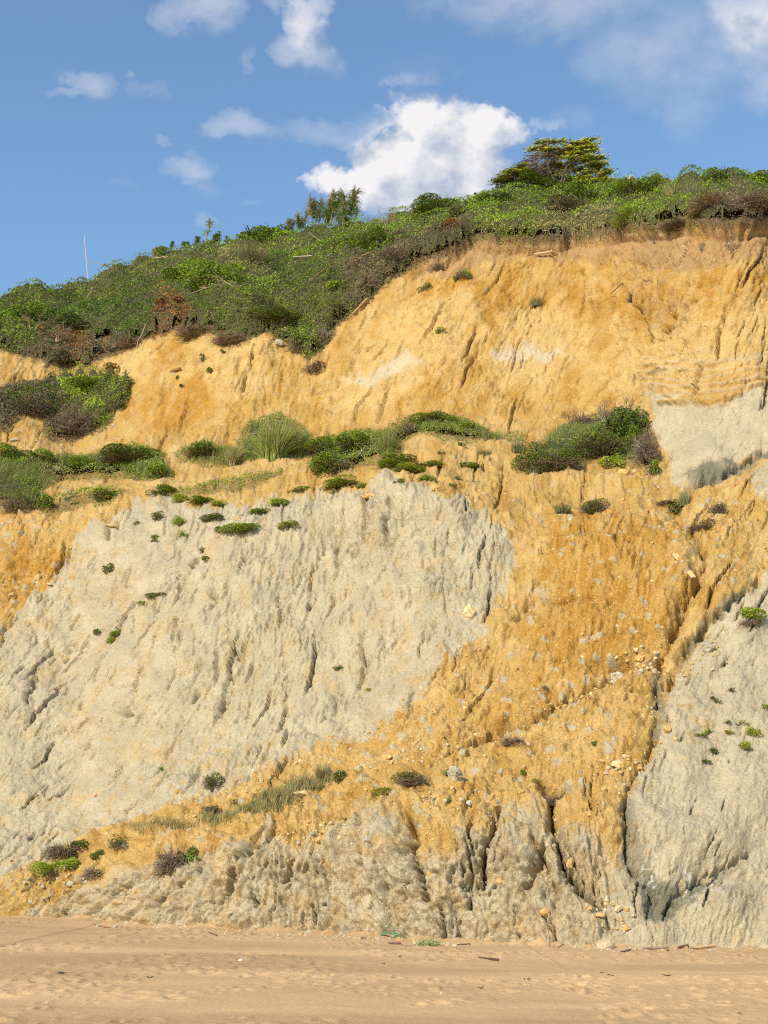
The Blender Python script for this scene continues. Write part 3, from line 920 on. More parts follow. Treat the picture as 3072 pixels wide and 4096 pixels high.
# the cliff mesh: foot row sunk under the sand, plateau rows behind the skyline
rows = [PD[0] + np.array([0, 1.5, -2.0]), PD[0] * 1.0] if False else []
under = PD[0].copy()
under[:, 2] = -2.5
under[:, 1] += .8
plate = []
last = PD[-1].copy()
for q in (1.0, 3, 7, 15, 30, 60, 120, 240):
    w_ = last.copy()
    w_[:, 1] += q
    w_[:, 0] *= (w_[:, 1] / last[:, 1])
    w_[:, 2] = last[:, 2] + .05 * min(q, 4) - .02 * q + .5 * fbm(w_[:, 0] / 9, w_[:, 1] / 9, 3, 7) * min(q / 8, 1)
    plate.append(w_)
VV = np.concatenate([under[None]] + [PD] + [p[None] for p in plate], 0)
CC = np.concatenate([colr[:1], colr] + [np.broadcast_to(np.array([.09, .10, .035]), (1, NC, 3))] * len(plate), 0)
peb = np.clip((1 - grey) * (.25 + .75 * debris) * (1 - veg), 0, 1)
PB = np.concatenate([peb[:1], peb, np.zeros((len(plate), NC))], 0)
nr_all = VV.shape[0]
me = np_mesh('cliff', VV, quadgrid(nr_all, NC)[:, ::-1] if False else quadgrid(nr_all, NC), tint=PB, col=CC, smooth=True, mat=M_ground, vname='pebbly')
cliff = link('cliff_terrain', me)
tag(cliff, 'eroded ochre and grey clay cliff rising from the beach', None, None, 'structure')

PXM = 2700.0                      # view units per metre at 1 m


def upx(p):
    """metres per view unit at a point"""
    return (p.y * CP + (p.z - CAM_H) * SP) / PXM


def vfac(p):
    dep_ = p.y * CP + (p.z - CAM_H) * SP
    return 1 / (CP - SP * ((p.z - CAM_H) * CP - p.y * SP) / dep_)


def gi_(x, y):
    """fractional grid position of view point (x, y)"""
    x = np.asarray(x, float)
    y = np.asarray(y, float)
    fc = np.interp(x, xd, np.arange(NC))
    b_, s_ = np.interp(x, xd, vb), np.interp(x, xd, vs)
    fr = np.clip((y - b_) / (s_ - b_), 0, 1) * (NR - 1)
    return np.clip(fr, 0, NR - 1.001), np.clip(fc, 0, NC - 1.001)


def gsamp(G, fr, fc):
    r, c = fr.astype(int), fc.astype(int)
    a, b_ = fr - r, fc - c
    if G.ndim == 3:
        a, b_ = a[..., None], b_[..., None]
    return (G[r, c] * (1 - b_) + G[r, c + 1] * b_) * (1 - a) + (G[r + 1, c] * (1 - b_) + G[r + 1, c + 1] * b_) * a


def at(x, y, G=None):
    fr, fc = gi_([x], [y])
    return Vector(gsamp(PD if G is None else G, fr, fc)[0])


def nrm_at(x, y):
    fr, fc = gi_([x], [y])
    return Vector(gsamp(NRM, fr, fc)[0]).normalized()


# ------------------------------------------------------------------ the beach
_bx = PD[16:40, :, 0].mean(0)
_by = PD[16:40, :, 1].mean(0)
_bo = np.argsort(_bx)
_fr = np.clip(14 / (vb - vs) * (NR - 1), 0, 60).astype(int)
_bz = P0[_fr, np.arange(NC), 2][_bo]
_bx, _by = _bx[_bo], _by[_bo]


def zbeach(x, y):
    foot_d = np.maximum(np.interp(x, _bx, _by) - y, 0)
    pile = .20 * np.exp(-foot_d / .9) * np.clip(.55 + .9 * fbm(x / 1.3, y * 0 + 3.1, 3, 221), 0, 1.3) * sstep(6, 3, foot_d)
    return _zb0(x, y) + pile


def _zb0(x, y):
    zb_ = np.interp(x, _bx, _bz) * sstep(28, 46, y)
    return zb_ + .05 * fbm(x / 6, y / 5, 3, 201) * sstep(15, 25, y)


xs = np.concatenate([-np.cumsum(np.geomspace(.3, 130, 22))[::-1] - 19, np.linspace(-19, 19, 640), 19 + np.cumsum(np.geomspace(.3, 130, 22))])
ys = np.concatenate([21 - np.cumsum(np.geomspace(.4, 120, 18))[::-1], np.linspace(21, 40, 150), np.linspace(40.2, 64, 110), 64 + np.cumsum(np.geomspace(1, 12, 6))])
BX, BY = np.meshgrid(xs, ys)
BZ = zbeach(BX, BY)
vis = (np.abs(BX) < 19.5) & (BY > 20.5) & (BY < 64.5)
BZ = BZ + np.where(vis, .012 * fbm(BX / .9, BY / 1.1, 4, 205) + .006 * noise2(BX / .17, BY / .3, 211), 0)
tr = np.random.default_rng(12)
dents = np.zeros(BX.shape)
step_x = 38 / 639
for _ in range(3600):
    yy_ = tr.uniform(21.5, 56)
    xx_ = tr.uniform(-18, 18)
    if noise2(np.array([xx_ / 5]), np.array([yy_ / 6]), 33)[0] < -.12 + .15 * (yy_ < 34):
        continue
    rx, ry = tr.uniform(.06, .24), tr.uniform(.10, .26)
    dpt = tr.uniform(.012, .075) * tr.uniform(.4, 1)
    j0, j1 = np.searchsorted(xs, [xx_ - 3 * rx, xx_ + 3 * rx])
    i0_, i1_ = np.searchsorted(ys, [yy_ - 3 * ry, yy_ + 3 * ry])
    sx, sy = BX[i0_:i1_, j0:j1] - xx_, BY[i0_:i1_, j0:j1] - yy_
    q = (sx / rx) ** 2 + (sy / ry) ** 2
    dents[i0_:i1_, j0:j1] += -dpt * np.exp(-q) + dpt * .55 * np.exp(-(np.sqrt(q) - 1.6) ** 2 * 3)
BZ += dents * 1.5


def sand_material():
    mt, nt, b = new_mat('beach_sand')
    N, L = nt.nodes.new, nt.links.new
    tc = N('ShaderNodeTexCoord')
    mpg = N('ShaderNodeMapping')
    mpg.inputs['Scale'].default_value = (.05, .22, .2)
    L(tc.outputs['Object'], mpg.inputs[0])
    n = N('ShaderNodeTexNoise')
    n.inputs['Scale'].default_value = 1.0
    n.inputs['Detail'].default_value = 7
    n.inputs['Roughness'].default_value = .6
    L(mpg.outputs[0], n.inputs['Vector'])
    cr = N('ShaderNodeValToRGB')
    cr.color_ramp.elements[0].position = .38
    cr.color_ramp.elements[0].color = (.44, .286, .140, 1)
    cr.color_ramp.elements[1].position = .62
    cr.color_ramp.elements[1].color = (.60, .395, .200, 1)
    L(n.outputs['Fac'], cr.inputs[0])
    n2 = N('ShaderNodeTexNoise')
    n2.inputs['Scale'].default_value = 14
    n2.inputs['Detail'].default_value = 8
    n2.inputs['Roughness'].default_value = .75
    L(tc.outputs['Object'], n2.inputs['Vector'])
    mr = N('ShaderNodeMapRange')
    mr.inputs['From Min'].default_value = .3
    mr.inputs['From Max'].default_value = .7
    mr.inputs['To Min'].default_value = .82
    mr.inputs['To Max'].default_value = 1.15
    L(n2.outputs['Fac'], mr.inputs['Value'])
    mu = N('ShaderNodeMixRGB')
    mu.blend_type = 'MULTIPLY'
    mu.inputs[0].default_value = 1
    L(cr.outputs[0], mu.inputs[1])
    L(mr.outputs[0], mu.inputs[2])
    L(mu.outputs[0], b.inputs['Base Color'])
    b.inputs['Roughness'].default_value = .9
    b.inputs['Specular IOR Level'].default_value = .15
    n3 = N('ShaderNodeTexNoise')
    n3.inputs['Scale'].default_value = 6
    n3.inputs['Detail'].default_value = 9
    n3.inputs['Roughness'].default_value = .7
    L(tc.outputs['Object'], n3.inputs['Vector'])
    bp = N('ShaderNodeBump')
    bp.inputs['Strength'].default_value = .8
    bp.inputs['Distance'].default_value = .05
    L(n3.outputs['Fac'], bp.inputs['Height'])
    L(bp.outputs[0], b.inputs['Normal'])
    return mt


M_sand = sand_material()
beach = link('beach', np_mesh('beach', np.stack([BX, BY, BZ], -1), quadgrid(*BX.shape), smooth=True, mat=M_sand))
tag(beach, 'flat tan sand beach with scattered footprints below the cliff', None, None, 'structure')


def beach_at(x, y):
    """world point on the sand seen at view point (x, y)"""
    a, b_ = pix_dir(x, y)
    z = 0.0
    for _ in range(6):
        Yp = (z - CAM_H) / b_
        z = float(zbeach(np.array([a * Yp]), np.array([Yp]))[0])
    return Vector((a * Yp, Yp, z))


# ------------------------------------------------------------------ plant materials and palettes
def tinted_material(name, rough=.7, trans=.25, var=.3, spec=.25):
    mt, nt, b = new_mat(name)
    N, L = nt.nodes.new, nt.links.new
    a = N('ShaderNodeAttribute')
    a.attribute_name = 'albedo'
    oi = N('ShaderNodeObjectInfo')
    mr = N('ShaderNodeMapRange')
    mr.inputs['To Min'].default_value = 1 - var
    mr.inputs['To Max'].default_value = 1 + var
    L(oi.outputs['Random'], mr.inputs['Value'])
    mu = N('ShaderNodeMixRGB')
    mu.blend_type = 'MULTIPLY'
    mu.inputs[0].default_value = 1
    L(a.outputs['Color'], mu.inputs[1])
    L(mr.outputs[0], mu.inputs[2])
    L(mu.outputs[0], b.inputs['Base Color'])
    b.inputs['Roughness'].default_value = rough
    b.inputs['Specular IOR Level'].default_value = spec
    if trans > 0:
        t = N('ShaderNodeBsdfTranslucent')
        L(mu.outputs[0], t.inputs[0])
        mx = N('ShaderNodeMixShader')
        mx.inputs[0].default_value = trans
        L(b.outputs[0], mx.inputs[1])
        L(t.outputs[0], mx.inputs[2])
        L(mx.outputs[0], nt.nodes['Material Output'].inputs[0])
    return mt


M_leaf = tinted_material('leaves', .6, .3, .22)
M_wood = tinted_material('twigs_and_bark', .9, 0, .2, .1)
M_rock = tinted_material('broken_stone', .95, 0, .12, .1)

DARK, MID, GREEN, BRIGHT, YEL = (.055, .092, .013), (.115, .175, .018), (.185, .270, .022), (.27, .37, .025), (.38, .40, .04)
OLIVE, BROWN, RUST, TWIG, STRAW = (.145, .150, .038), (.150, .112, .058), (.28, .115, .030), (.27, .20, .135), (.38, .31, .135)
DKTWIG, GGREY, REED = (.165, .128, .090), (.22, .25, .12), (.17, .20, .05)


def vary(cols, w, n, r_, amt=.25):
    c = np.array(cols)
    i = r_.choice(len(cols), n, p=np.array(w, float) / np.sum(w))
    return c[i] * (1 + amt * r_.uniform(-1, 1, (n, 1)))


def unit(v):
    return v / (np.linalg.norm(v, axis=-1, keepdims=True) + 1e-9)


def leaves(Cn, Nn, size, col, r_, aspect=.55, up=.0):
    """diamond leaves at Cn facing Nn"""
    n = len(Cn)
    Nn = unit(Nn)
    t = unit(np.cross(Nn, unit(r_.normal(size=(n, 3)))))
    t[:, 2] += up
    t = unit(t)
    b_ = unit(np.cross(Nn, t))
    s = np.broadcast_to(np.asarray(size, float).reshape(-1, 1), (n, 1))
    fold = Nn * s * .18
    V = np.stack([Cn - t * s * .5, Cn + b_ * s * aspect * .5 + fold, Cn + t * s * .5, Cn - b_ * s * aspect * .5 + fold], 1).reshape(-1, 3)
    F = np.arange(n * 4).reshape(n, 4)
    return V, F, np.repeat(col, 4, 0)


def ribbons(P, wid, col, r_, taper=.3):
    """P: (n, k, 3) polylines turned into narrow folded strips (triangular in section)"""
    n, k_, _ = P.shape
    d = unit(np.gradient(P, axis=1))
    s1 = unit(np.cross(d, unit(r_.normal(size=(n, 1, 3)))))
    s2 = unit(np.cross(d, s1))
    w = np.asarray(wid, float).reshape(-1, 1, 1) * np.linspace(1, taper, k_)[None, :, None]
    A, B, C_ = P + s1 * w, P + (-.5 * s1 + .87 * s2) * w, P + (-.5 * s1 - .87 * s2) * w
    V = np.stack([A, B, C_], 2).reshape(-1, 3)             # n, k, 3 corners
    base = (np.arange(n)[:, None] * k_ + np.arange(k_ - 1)[None, :]) * 3
    F = []
    for (i, j) in ((0, 1), (1, 2), (2, 0)):
        F.append(np.stack([base + i, base + j, base + 3 + j, base + 3 + i], -1).reshape(-1, 4))
    return V, np.concatenate(F), np.repeat(col, k_ * 3, 0)


def blades(P, wid, col, r_):
    """P: (n, k, 3); flat blades tapering to the tip"""
    n, k_, _ = P.shape
    d = unit(np.gradient(P, axis=1))
    side = unit(np.cross(d, unit(r_.normal(size=(n, 1, 3)))))
    w = np.asarray(wid, float).reshape(-1, 1, 1) * np.linspace(1, .12, k_)[None, :, None] * .5
    V = np.stack([P - side * w, P + side * w], 2).reshape(-1, 3)
    base = (np.arange(n)[:, None] * k_ + np.arange(k_ - 1)[None, :]) * 2
    F = np.stack([base, base + 1, base + 3, base + 2], -1).reshape(-1, 4)
    return V, F, np.repeat(col, k_ * 2, 0)


def join(lst):
    V, F, C_, o = [], [], [], 0
    for v, f, c in lst:
        V.append(v)
        F.append(f + o)
        C_.append(c)
        o += len(v)
    return np.concatenate(V), np.concatenate(F), np.concatenate(C_)


def tube(pts, rad, sides=6, col=DKTWIG):
    P = np.array(pts, float)
    k_ = len(P)
    rad = np.interp(np.linspace(0, 1, k_), np.linspace(0, 1, len(rad)), rad)
    d = unit(np.gradient(P, axis=0))
    s1 = unit(np.cross(d, [.3, .9, .2]))
    s2 = np.cross(d, s1)
    a = np.arange(sides) * 2 * np.pi / sides
    V = (P[:, None] + (s1[:, None] * np.cos(a)[None, :, None] + s2[:, None] * np.sin(a)[None, :, None]) * rad[:, None, None]).reshape(-1, 3)
    F = []
    for i in range(k_ - 1):
        for j in range(sides):
            F.append((i * sides + j, i * sides + (j + 1) % sides, (i + 1) * sides + (j + 1) % sides, (i + 1) * sides + j))
    ce = len(V)
    V = np.concatenate([V, P[:1], P[-1:]])
    for j in range(0, sides, 2):
        F.append((ce, (j + 2) % sides, (j + 1) % sides, j))
        o = (k_ - 1) * sides
        F.append((ce + 1, o + j, o + (j + 1) % sides, o + (j + 2) % sides))
    return V, np.array(F), np.repeat(np.array([col]), len(V), 0)


def mesh_of(name, vfc, mat, smooth=False):
    return np_mesh(name, vfc[0], vfc[1], col=vfc[2], smooth=smooth, mat=mat)


# ------------------------------------------------------------------ plant prototypes, unit width and height
def bush_leaves(n, rel, cols, w, seed, lumps=9, flat=1.0, zmin=0.0):
    r_ = np.random.default_rng(seed)
    small_ = n < 200
    a = r_.uniform(0, 2 * np.pi, lumps)
    rr = np.sqrt(r_.uniform(0, 1, lumps)) * (.46 if small_ else .33)
    lc = np.stack([rr * np.cos(a), rr * np.sin(a), r_.uniform(.22, .62, lumps) * (1 - (rr / .5) ** 2 * .7)], -1)
    lr = r_.uniform(.06, .17, lumps) if small_ else r_.uniform(.13, .27, lumps)
    wts = lr ** 2 / np.sum(lr ** 2)
    i = r_.choice(lumps, n, p=wts)
    dr = unit(r_.normal(size=(n, 3)) + np.array([0, 0, .35]))
    rad = lr[i, None] * r_.uniform(.72, 1.0, (n, 1)) ** .6
    c = lc[i] + dr * rad * np.array([1, 1, 1.25])
    c[:, 2] = np.maximum(c[:, 2], zmin + .02 * r_.uniform(0, 1, n))
    tint = vary(cols, w, n, r_)
    lt = r_.uniform(.8, 1.25, lumps)[i, None]
    return leaves(c, dr + r_.normal(size=(n, 3)) * .55, rel * r_.uniform(.7, 1.3, n), tint * lt, r_, .6)


def twig_ball(n, wid, cols, w, seed, k_=6, curl=.5, zs=1.0, low=0.0):
    r_ = np.random.default_rng(seed)
    a = r_.uniform(0, 2 * np.pi, n)
    rr = np.sqrt(r_.uniform(0, 1, n)) * .25
    p = np.stack([rr * np.cos(a), rr * np.sin(a), r_.uniform(0, .35, n) * zs], -1)
    d = unit(np.stack([np.cos(a), np.sin(a), r_.uniform(.0, 1.6, n)], -1) + r_.normal(size=(n, 3)) * .45)
    L_ = r_.uniform(.22, .62, n)[:, None] / k_
    P = [p]
    bend = r_.normal(size=(n, 3)) * curl
    for j in range(k_ - 1):
        d = unit(d + bend * .25 + r_.normal(size=(n, 3)) * .12 + np.array([0, 0, -.10]))
        q = P[-1] + d * L_
        # keep inside a dome
        m_ = np.sqrt((q[:, 0] / .5) ** 2 + (q[:, 1] / .5) ** 2 + (q[:, 2] / 1.0) ** 2)
        q = q / np.maximum(m_, 1)[:, None]
        q[:, 2] = np.maximum(q[:, 2], low)
        P.append(q)
    return ribbons(np.stack(P, 1), wid * r_.uniform(.6, 1.4, n), vary(cols, w, n, r_), r_)


def tuft(n, wid, cols, w, seed, spread=.22, lean_=.35, droop=.25, hmin=.45, k_=5):
    r_ = np.random.default_rng(seed)
    a = r_.uniform(0, 2 * np.pi, n)
    rr = np.sqrt(r_.uniform(0, 1, n)) * spread
    out = np.stack([np.cos(a), np.sin(a), np.zeros(n)], -1)
    p = out * rr[:, None]
    hh = r_.uniform(hmin, 1.0, n)
    ln_ = lean_ * r_.uniform(.1, 1.0, n)
    t = np.linspace(0, 1, k_)
    a2 = a + r_.normal(0, .5, n)
    o2 = np.stack([np.cos(a2), np.sin(a2), np.zeros(n)], -1)
    P = p[:, None] + o2[:, None] * (ln_[:, None] * t[None] ** 1.8)[..., None]
    z = hh[:, None] * (t[None] - droop * ln_[:, None] / max(lean_, .01) * t[None] ** 3)
    P[..., 2] = z
    return blades(P, wid * r_.uniform(.7, 1.3, n), vary(cols, w, n, r_), r_)


PAL = {'dark': ([DARK, MID, GREEN], [5, 4, 1]), 'mid': ([DARK, MID, GREEN, BRIGHT, YEL], [2, 5, 4, 1.4, .5]), 'green': ([MID, GREEN, BRIGHT, YEL], [3, 5, 3, .5]), 'bright': ([GREEN, BRIGHT, YEL], [3, 6, 2]),
       'olive': ([OLIVE, MID, BROWN, GREEN], [5, 3, 1, 2]), 'brown': ([BROWN, OLIVE, DKTWIG, TWIG], [4, 3, 3, 1]), 'rust': ([RUST, BROWN, (.36, .17, .05)], [5, 2, 2]), 'dry': ([TWIG, DKTWIG, STRAW], [6, 3, 1]), 'dkdry': ([DKTWIG, TWIG, BROWN], [5, 3, 2]),
       'straw': ([STRAW, REED, TWIG], [5, 3, 1]), 'grass': ([GREEN, (.20, .25, .05), BRIGHT, STRAW], [3, 4, 1, 3]), 'grey': ([GGREY, OLIVE, STRAW], [5, 2, 1]), 'pale': ([TWIG, (.34, .28, .22), STRAW], [3, 3, 1]),
       'yellow': ([YEL, BRIGHT, (.30, .30, .05)], [5, 3, 2])}
protos = {}


def proto(kind, pal, size):
    """list of (part name, mesh); size is the width in view units, which sets how many leaves there are"""
    cls = 0 if size < 34 else 1 if size < 75 else 2 if size < 130 else 3
    key = (kind, pal, cls, random.randrange(2))
    if key in protos:
        return protos[key]
    sd = abs(hash((kind, pal))) % 1 + len(protos) * 17 + 5
    cols, w = PAL[pal]
    nl = [150, 800, 2600, 5200][cls]
    rel = [.17, .092, .056, .040][cls]
    tw = [60, 260, 520, 900][cls]
    twd = [.016, .009, .0062, .0046][cls]
    nb = [70, 320, 750, 1400][cls]
    bw = [.055, .026, .017, .012][cls]
    if kind == 'bush':
        st = twig_ball(max(20, tw // 8), twd * 2, *PAL['dkdry'], sd + 1)
        parts = [('foliage', mesh_of('foliage', bush_leaves(nl, rel, cols, w, sd), M_leaf)), ('stem', mesh_of('stem', st, M_wood))]
    elif kind == 'mound':
        r_ = np.random.default_rng(sd)
        v = bush_leaves(nl, rel, cols, w, sd, 14)
        parts = [('foliage', mesh_of('foliage', v, M_leaf)), ('dry_skirt', mesh_of('dry_skirt', twig_ball(tw, twd * 1.2, *PAL['dkdry'], sd + 1, curl=.7), M_wood))]
    elif kind == 'dry':
        parts = [('twig', mesh_of('twig', twig_ball(int(tw * 1.5), twd * 1.15, cols, w, sd, curl=.8), M_wood))]
    elif kind == 'halfdry':
        parts = [('twig', mesh_of('twig', twig_ball(int(tw * 1.2), twd, *PAL['dkdry'], sd + 2, curl=.7), M_wood)), ('foliage', mesh_of('foliage', bush_leaves(nl // 2, rel, cols, w, sd, 7), M_leaf))]
    elif kind == 'grass':
        parts = [('blades', mesh_of('blades', tuft(nb, bw, cols, w, sd, spread=.3, lean_=.28), M_leaf))]
    elif kind == 'pampas':
        v = join([tuft(nb, bw, cols, w, sd, spread=.2, lean_=.42, droop=.35), tuft(nb // 6, bw, *PAL['straw'], sd + 5, spread=.2, lean_=.25, droop=.1, hmin=.7)])
        parts = [('blades', mesh_of('blades', v, M_leaf))]
    protos[key] = parts
    return parts


def can_lift(x, y, k_=.65):
    fr, fc = gi_([x], [y])
    return float(gsamp(HCG, fr, fc)[0]) * k_


def plant(x, y, w, h, kind, pal, label, cat, name, group=None, lift=0.0):
    """a plant whose foot is seen at (x, y), w wide and h high in view units"""
    p = at(x, y) + Vector((0, -.1, can_lift(x, y)))
    u = upx(p)
    root = bpy.data.objects.new(name, None)
    COL.objects.link(root)
    root.location = p + Vector((0, .15 * w * u, -.06 * h * u + lift))
    root.rotation_euler = (random.uniform(-.1, .1), random.uniform(-.1, .1), random.uniform(0, 6.28))
    hz = h * u * 1.08 * vfac(p)
    root.scale = (w * u, w * u * .9, hz)
    root.empty_display_size = .2
    tag(root, label, cat, group)
    for nm, me_ in proto(kind, pal, w):
        link(nm, me_, root)
    return root


# ------------------------------------------------------------------ the scrub that covers the slope (nobody could count it)
def zone_points():
    # x, y, palette mix of the scrub seen there
    return [(30, 690, 'mid'), (100, 660, 'mid'), (60, 740, 'mid'), (150, 690, 'dark'), (210, 650, 'olive'), (300, 600, 'olive'), (350, 590, 'olive'), (270, 660, 'dark'), (210, 720, 'dark'), (150, 760, 'rust'), (320, 700, 'dark'), (360, 690, 'rust'), (410, 660, 'dark'),
            (400, 620, 'mid'), (450, 620, 'green'), (480, 650, 'mid'), (420, 590, 'olive'), (500, 540, 'green'), (560, 520, 'mid'), (560, 640, 'mid'), (600, 600, 'dark'), (640, 570, 'mid'), (600, 680, 'olive'), (520, 690, 'olive'), (660, 690, 'olive'), (680, 620, 'dark'), (740, 580, 'mid'),
            (640, 540, 'green'), (720, 520, 'dark'), (780, 540, 'mid'), (820, 560, 'mid'), (850, 520, 'green'), (900, 500, 'mid'), (950, 470, 'mid'), (1000, 470, 'green'), (1050, 460, 'green'), (880, 540, 'brown'), (960, 530, 'brown'), (780, 600, 'brown'), (860, 570, 'brown'), (650, 730, 'mid'), (700, 700, 'olive'),
            (1100, 420, 'dark'), (1180, 430, 'mid'), (1100, 490, 'green'), (1200, 480, 'green'), (1280, 470, 'green'), (1350, 440, 'mid'), (1400, 430, 'green'), (1300, 495, 'straw'), (1200, 505, 'straw'), (1450, 440, 'olive'), (1400, 470, 'green'), (1500, 430, 'mid'), (1500, 470, 'green'), (1560, 430, 'mid'), (1600, 420, 'green'),
            (1560, 475, 'dkdry'), (1620, 460, 'dkdry'), (1650, 430, 'mid'), (1640, 475, 'dkdry'), (540, 580, 'straw'), (230, 770, 'brown'), (100, 780, 'brown'),
            (180, 835, 'bright'), (240, 830, 'green'), (60, 870, 'olive'), (120, 890, 'brown'), (200, 900, 'olive'), (20, 900, 'brown'), (60, 840, 'brown'), (260, 860, 'olive'), (160, 930, 'brown'),
            (60, 990, 'green'), (20, 1000, 'mid'), (130, 1010, 'straw'), (270, 985, 'mid'), (330, 1010, 'green'), (200, 1010, 'grass'), (30, 1070, 'olive'), (80, 1070, 'mid'), (150, 1090, 'olive'), (230, 1080, 'green'), (440, 975, 'mid'), (500, 985, 'grass'), (600, 960, 'grass'),
            (720, 970, 'green'), (700, 1000, 'mid'), (780, 960, 'bright'), (830, 980, 'grass'), (870, 930, 'olive'), (950, 925, 'green'), (1040, 935, 'grass'), (420, 1060, 'green'), (560, 1035, 'green'), (1200, 960, 'grey'), (1260, 930, 'grey'), (1190, 990, 'dark'), (1300, 960, 'mid'), (1350, 970, 'olive'), (1400, 980, 'dkdry'), (1330, 1000, 'green')]


def scrub():
    r_ = np.random.default_rng(99)
    zp = zone_points()
    zx = np.array([z[0] for z in zp], float)
    zy = np.array([z[1] for z in zp], float)
    names = list(PAL)
    zk = np.array([names.index(z[2]) for z in zp])
    d0, _q, d0i = worley(WX / 3.1 + .2 * fbm(WX, arc, 2, 9), arc / 2.6, 25)
    d1, d2, di = worley(WX / 1.5, arc / 1.3, 23)
    e1, e2, ei = worley(WX / .62, arc / .6, 27)
    hc = (np.sqrt(np.clip(1 - (d1 / .85) ** 2, 0, 1)) * (.35 + .75 * di) + .22 * np.sqrt(np.clip(1 - (e1 / .8) ** 2, 0, 1)) * (.3 + ei))
    hc = .95 * hc + 1.35 * np.sqrt(np.clip(1 - (d0 / .8) ** 2, 0, 1)) * (.25 + d0i)
    hc = .80 * blur(hc, 1) * sstep(0, 12, VEG) * np.where(DY < 830, 1.0, .42)
    upv = np.array([0, -.35, .93])
    global HCG
    HCG = hc
    CAN = PD + upv * hc[..., None]
    cn = grid_normals(CAN)
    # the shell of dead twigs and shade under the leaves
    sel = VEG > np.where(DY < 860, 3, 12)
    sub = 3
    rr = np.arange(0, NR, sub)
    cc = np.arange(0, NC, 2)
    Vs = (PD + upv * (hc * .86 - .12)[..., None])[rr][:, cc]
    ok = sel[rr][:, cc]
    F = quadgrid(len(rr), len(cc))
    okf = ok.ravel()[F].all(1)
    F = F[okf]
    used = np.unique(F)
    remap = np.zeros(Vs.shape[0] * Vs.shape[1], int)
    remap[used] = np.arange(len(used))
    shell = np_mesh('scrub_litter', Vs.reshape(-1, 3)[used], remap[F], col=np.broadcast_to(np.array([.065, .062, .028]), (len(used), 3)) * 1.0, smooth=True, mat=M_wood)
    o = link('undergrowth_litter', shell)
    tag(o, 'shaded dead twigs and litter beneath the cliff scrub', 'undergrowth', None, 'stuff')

    def pick(n, cond, xr, yr):
        x = r_.uniform(xr[0], xr[1], n)
        y = r_.uniform(yr[0], yr[1], n)
        fr, fc = gi_(x, y)
        V_ = gsamp(VEG, fr, fc)
        top = np.interp(x, xd, vs)
        k_ = cond(V_, x, y) & (y > top)
        return x[k_], y[k_], fr[k_], fc[k_], V_[k_]

    def palette(x, y, n):
        xw = x + 16 * fbm(x / 26, y / 18, 3, 301) + r_.normal(0, 5, n)
        yw = y + 12 * fbm(x / 26, y / 18, 3, 311) + r_.normal(0, 3, n)
        best = np.full(n, 1e9)
        kk = np.zeros(n, int)
        for i in range(len(zx)):
            d = (xw - zx[i]) ** 2 + ((yw - zy[i]) * 1.4) ** 2
            c = d < best
            best = np.where(c, d, best)
            kk = np.where(c, zk[i], kk)
        out = np.zeros((n, 3))
        for i, nm in enumerate(names):
            m_ = kk == i
            if m_.any():
                out[m_] = vary(PAL[nm][0], PAL[nm][1], int(m_.sum()), r_)
        return out, kk

    for (nm, lab, yr, n0, sz) in (('scrub_cover', 'dense low scrub of many greens over the cliff top slope', (370, 965), 430000, 4.8), ('terrace_cover', 'low green plants and creepers matting the terrace halfway up', (880, 1125), 130000, 4.0)):
        top_ = nm == 'scrub_cover'
        x, y, fr, fc, V_ = pick(n0, (lambda V_, x, y: (V_ > r_.uniform(-3, 1, len(x)) + (4 if top_ else 2) * (.5 + fbm(x / 14, y / 8, 2, 351))) & ((y < 965 - .0 * x) if top_ else (y > 885 + .0 * x)) & ((((x < 300) & (y < 965)) | (y < 800)) if top_ else (((x >= 300) | (y >= 965)) & (y > 870)))), (-70, 1730), yr)
        n = len(x)
        ir, ic = np.round(fr).astype(int), np.round(fc).astype(int)
        s_id = d0i[ir, ic]
        s_id2 = di[ir, ic]
        col, kk = palette(x + 60 * (s_id - .5) + 24 * (s_id2 - .5), y + 30 * (((s_id * 7.3) % 1) - .5), n)
        col = col * (.90 + .60 * ((s_id * 3.7 + s_id2) % 1))[:, None]
        c = gsamp(CAN, fr, fc)
        N_ = gsamp(cn, fr, fc)
        c = c + N_ * (r_.uniform(-.09, .13, n) * 1.0)[:, None] + r_.normal(size=(n, 3)) * .03
        Yp = c[:, 1]
        s = sz * Yp / PXM * r_.uniform(.6, 1.35, n)
        lump = fbm(c[:, 0] / 1.3, c[:, 2] / 1.1, 3, 321)
        col = col * (1 + .22 * lump[:, None])
        v = leaves(c, N_ * 1.2 + np.array([0, 0, .2]) + r_.normal(size=(n, 3)) * .6, s, np.clip(col, .01, .6), r_, .55)
        o = link(nm, mesh_of(nm, v, M_leaf))
        tag(o, lab, 'scrub', None, 'stuff')
        print(nm, n)

    # dead twigs along the lower fringe of the scrub
    def twigs(nm, n0, cond, xr, yr, ln_, wd, pal, lab, hang=-.3):
        x, y, fr, fc, V_ = pick(n0, cond, xr, yr)
        n = len(x)
        c = gsamp(CAN, fr, fc) + r_.normal(size=(n, 3)) * .08
        N_ = gsamp(cn, fr, fc)
        d = unit(N_ * .5 + r_.normal(size=(n, 3)) * np.array([1.0, .5, .6]) + np.array([0, 0, .15]))
        L_ = (ln_ * c[:, 1] / PXM * r_.uniform(.5, 1.5, n))[:, None] / 5
        P = [c]
        bend = r_.normal(size=(n, 3)) * .5
        for j in range(5):
            d = unit(d + bend * .45 + r_.normal(size=(n, 3)) * .15 + np.array([0, 0, hang * .4]))
            P.append(P[-1] + d * L_)
        v = ribbons(np.stack(P, 1), wd * c[:, 1] / PXM * r_.uniform(.6, 1.4, n), vary(*PAL[pal], n, r_), r_)
        o = link(nm, mesh_of(nm, v, M_wood))
        tag(o, lab, 'twigs', None, 'stuff')
        print(nm, n)
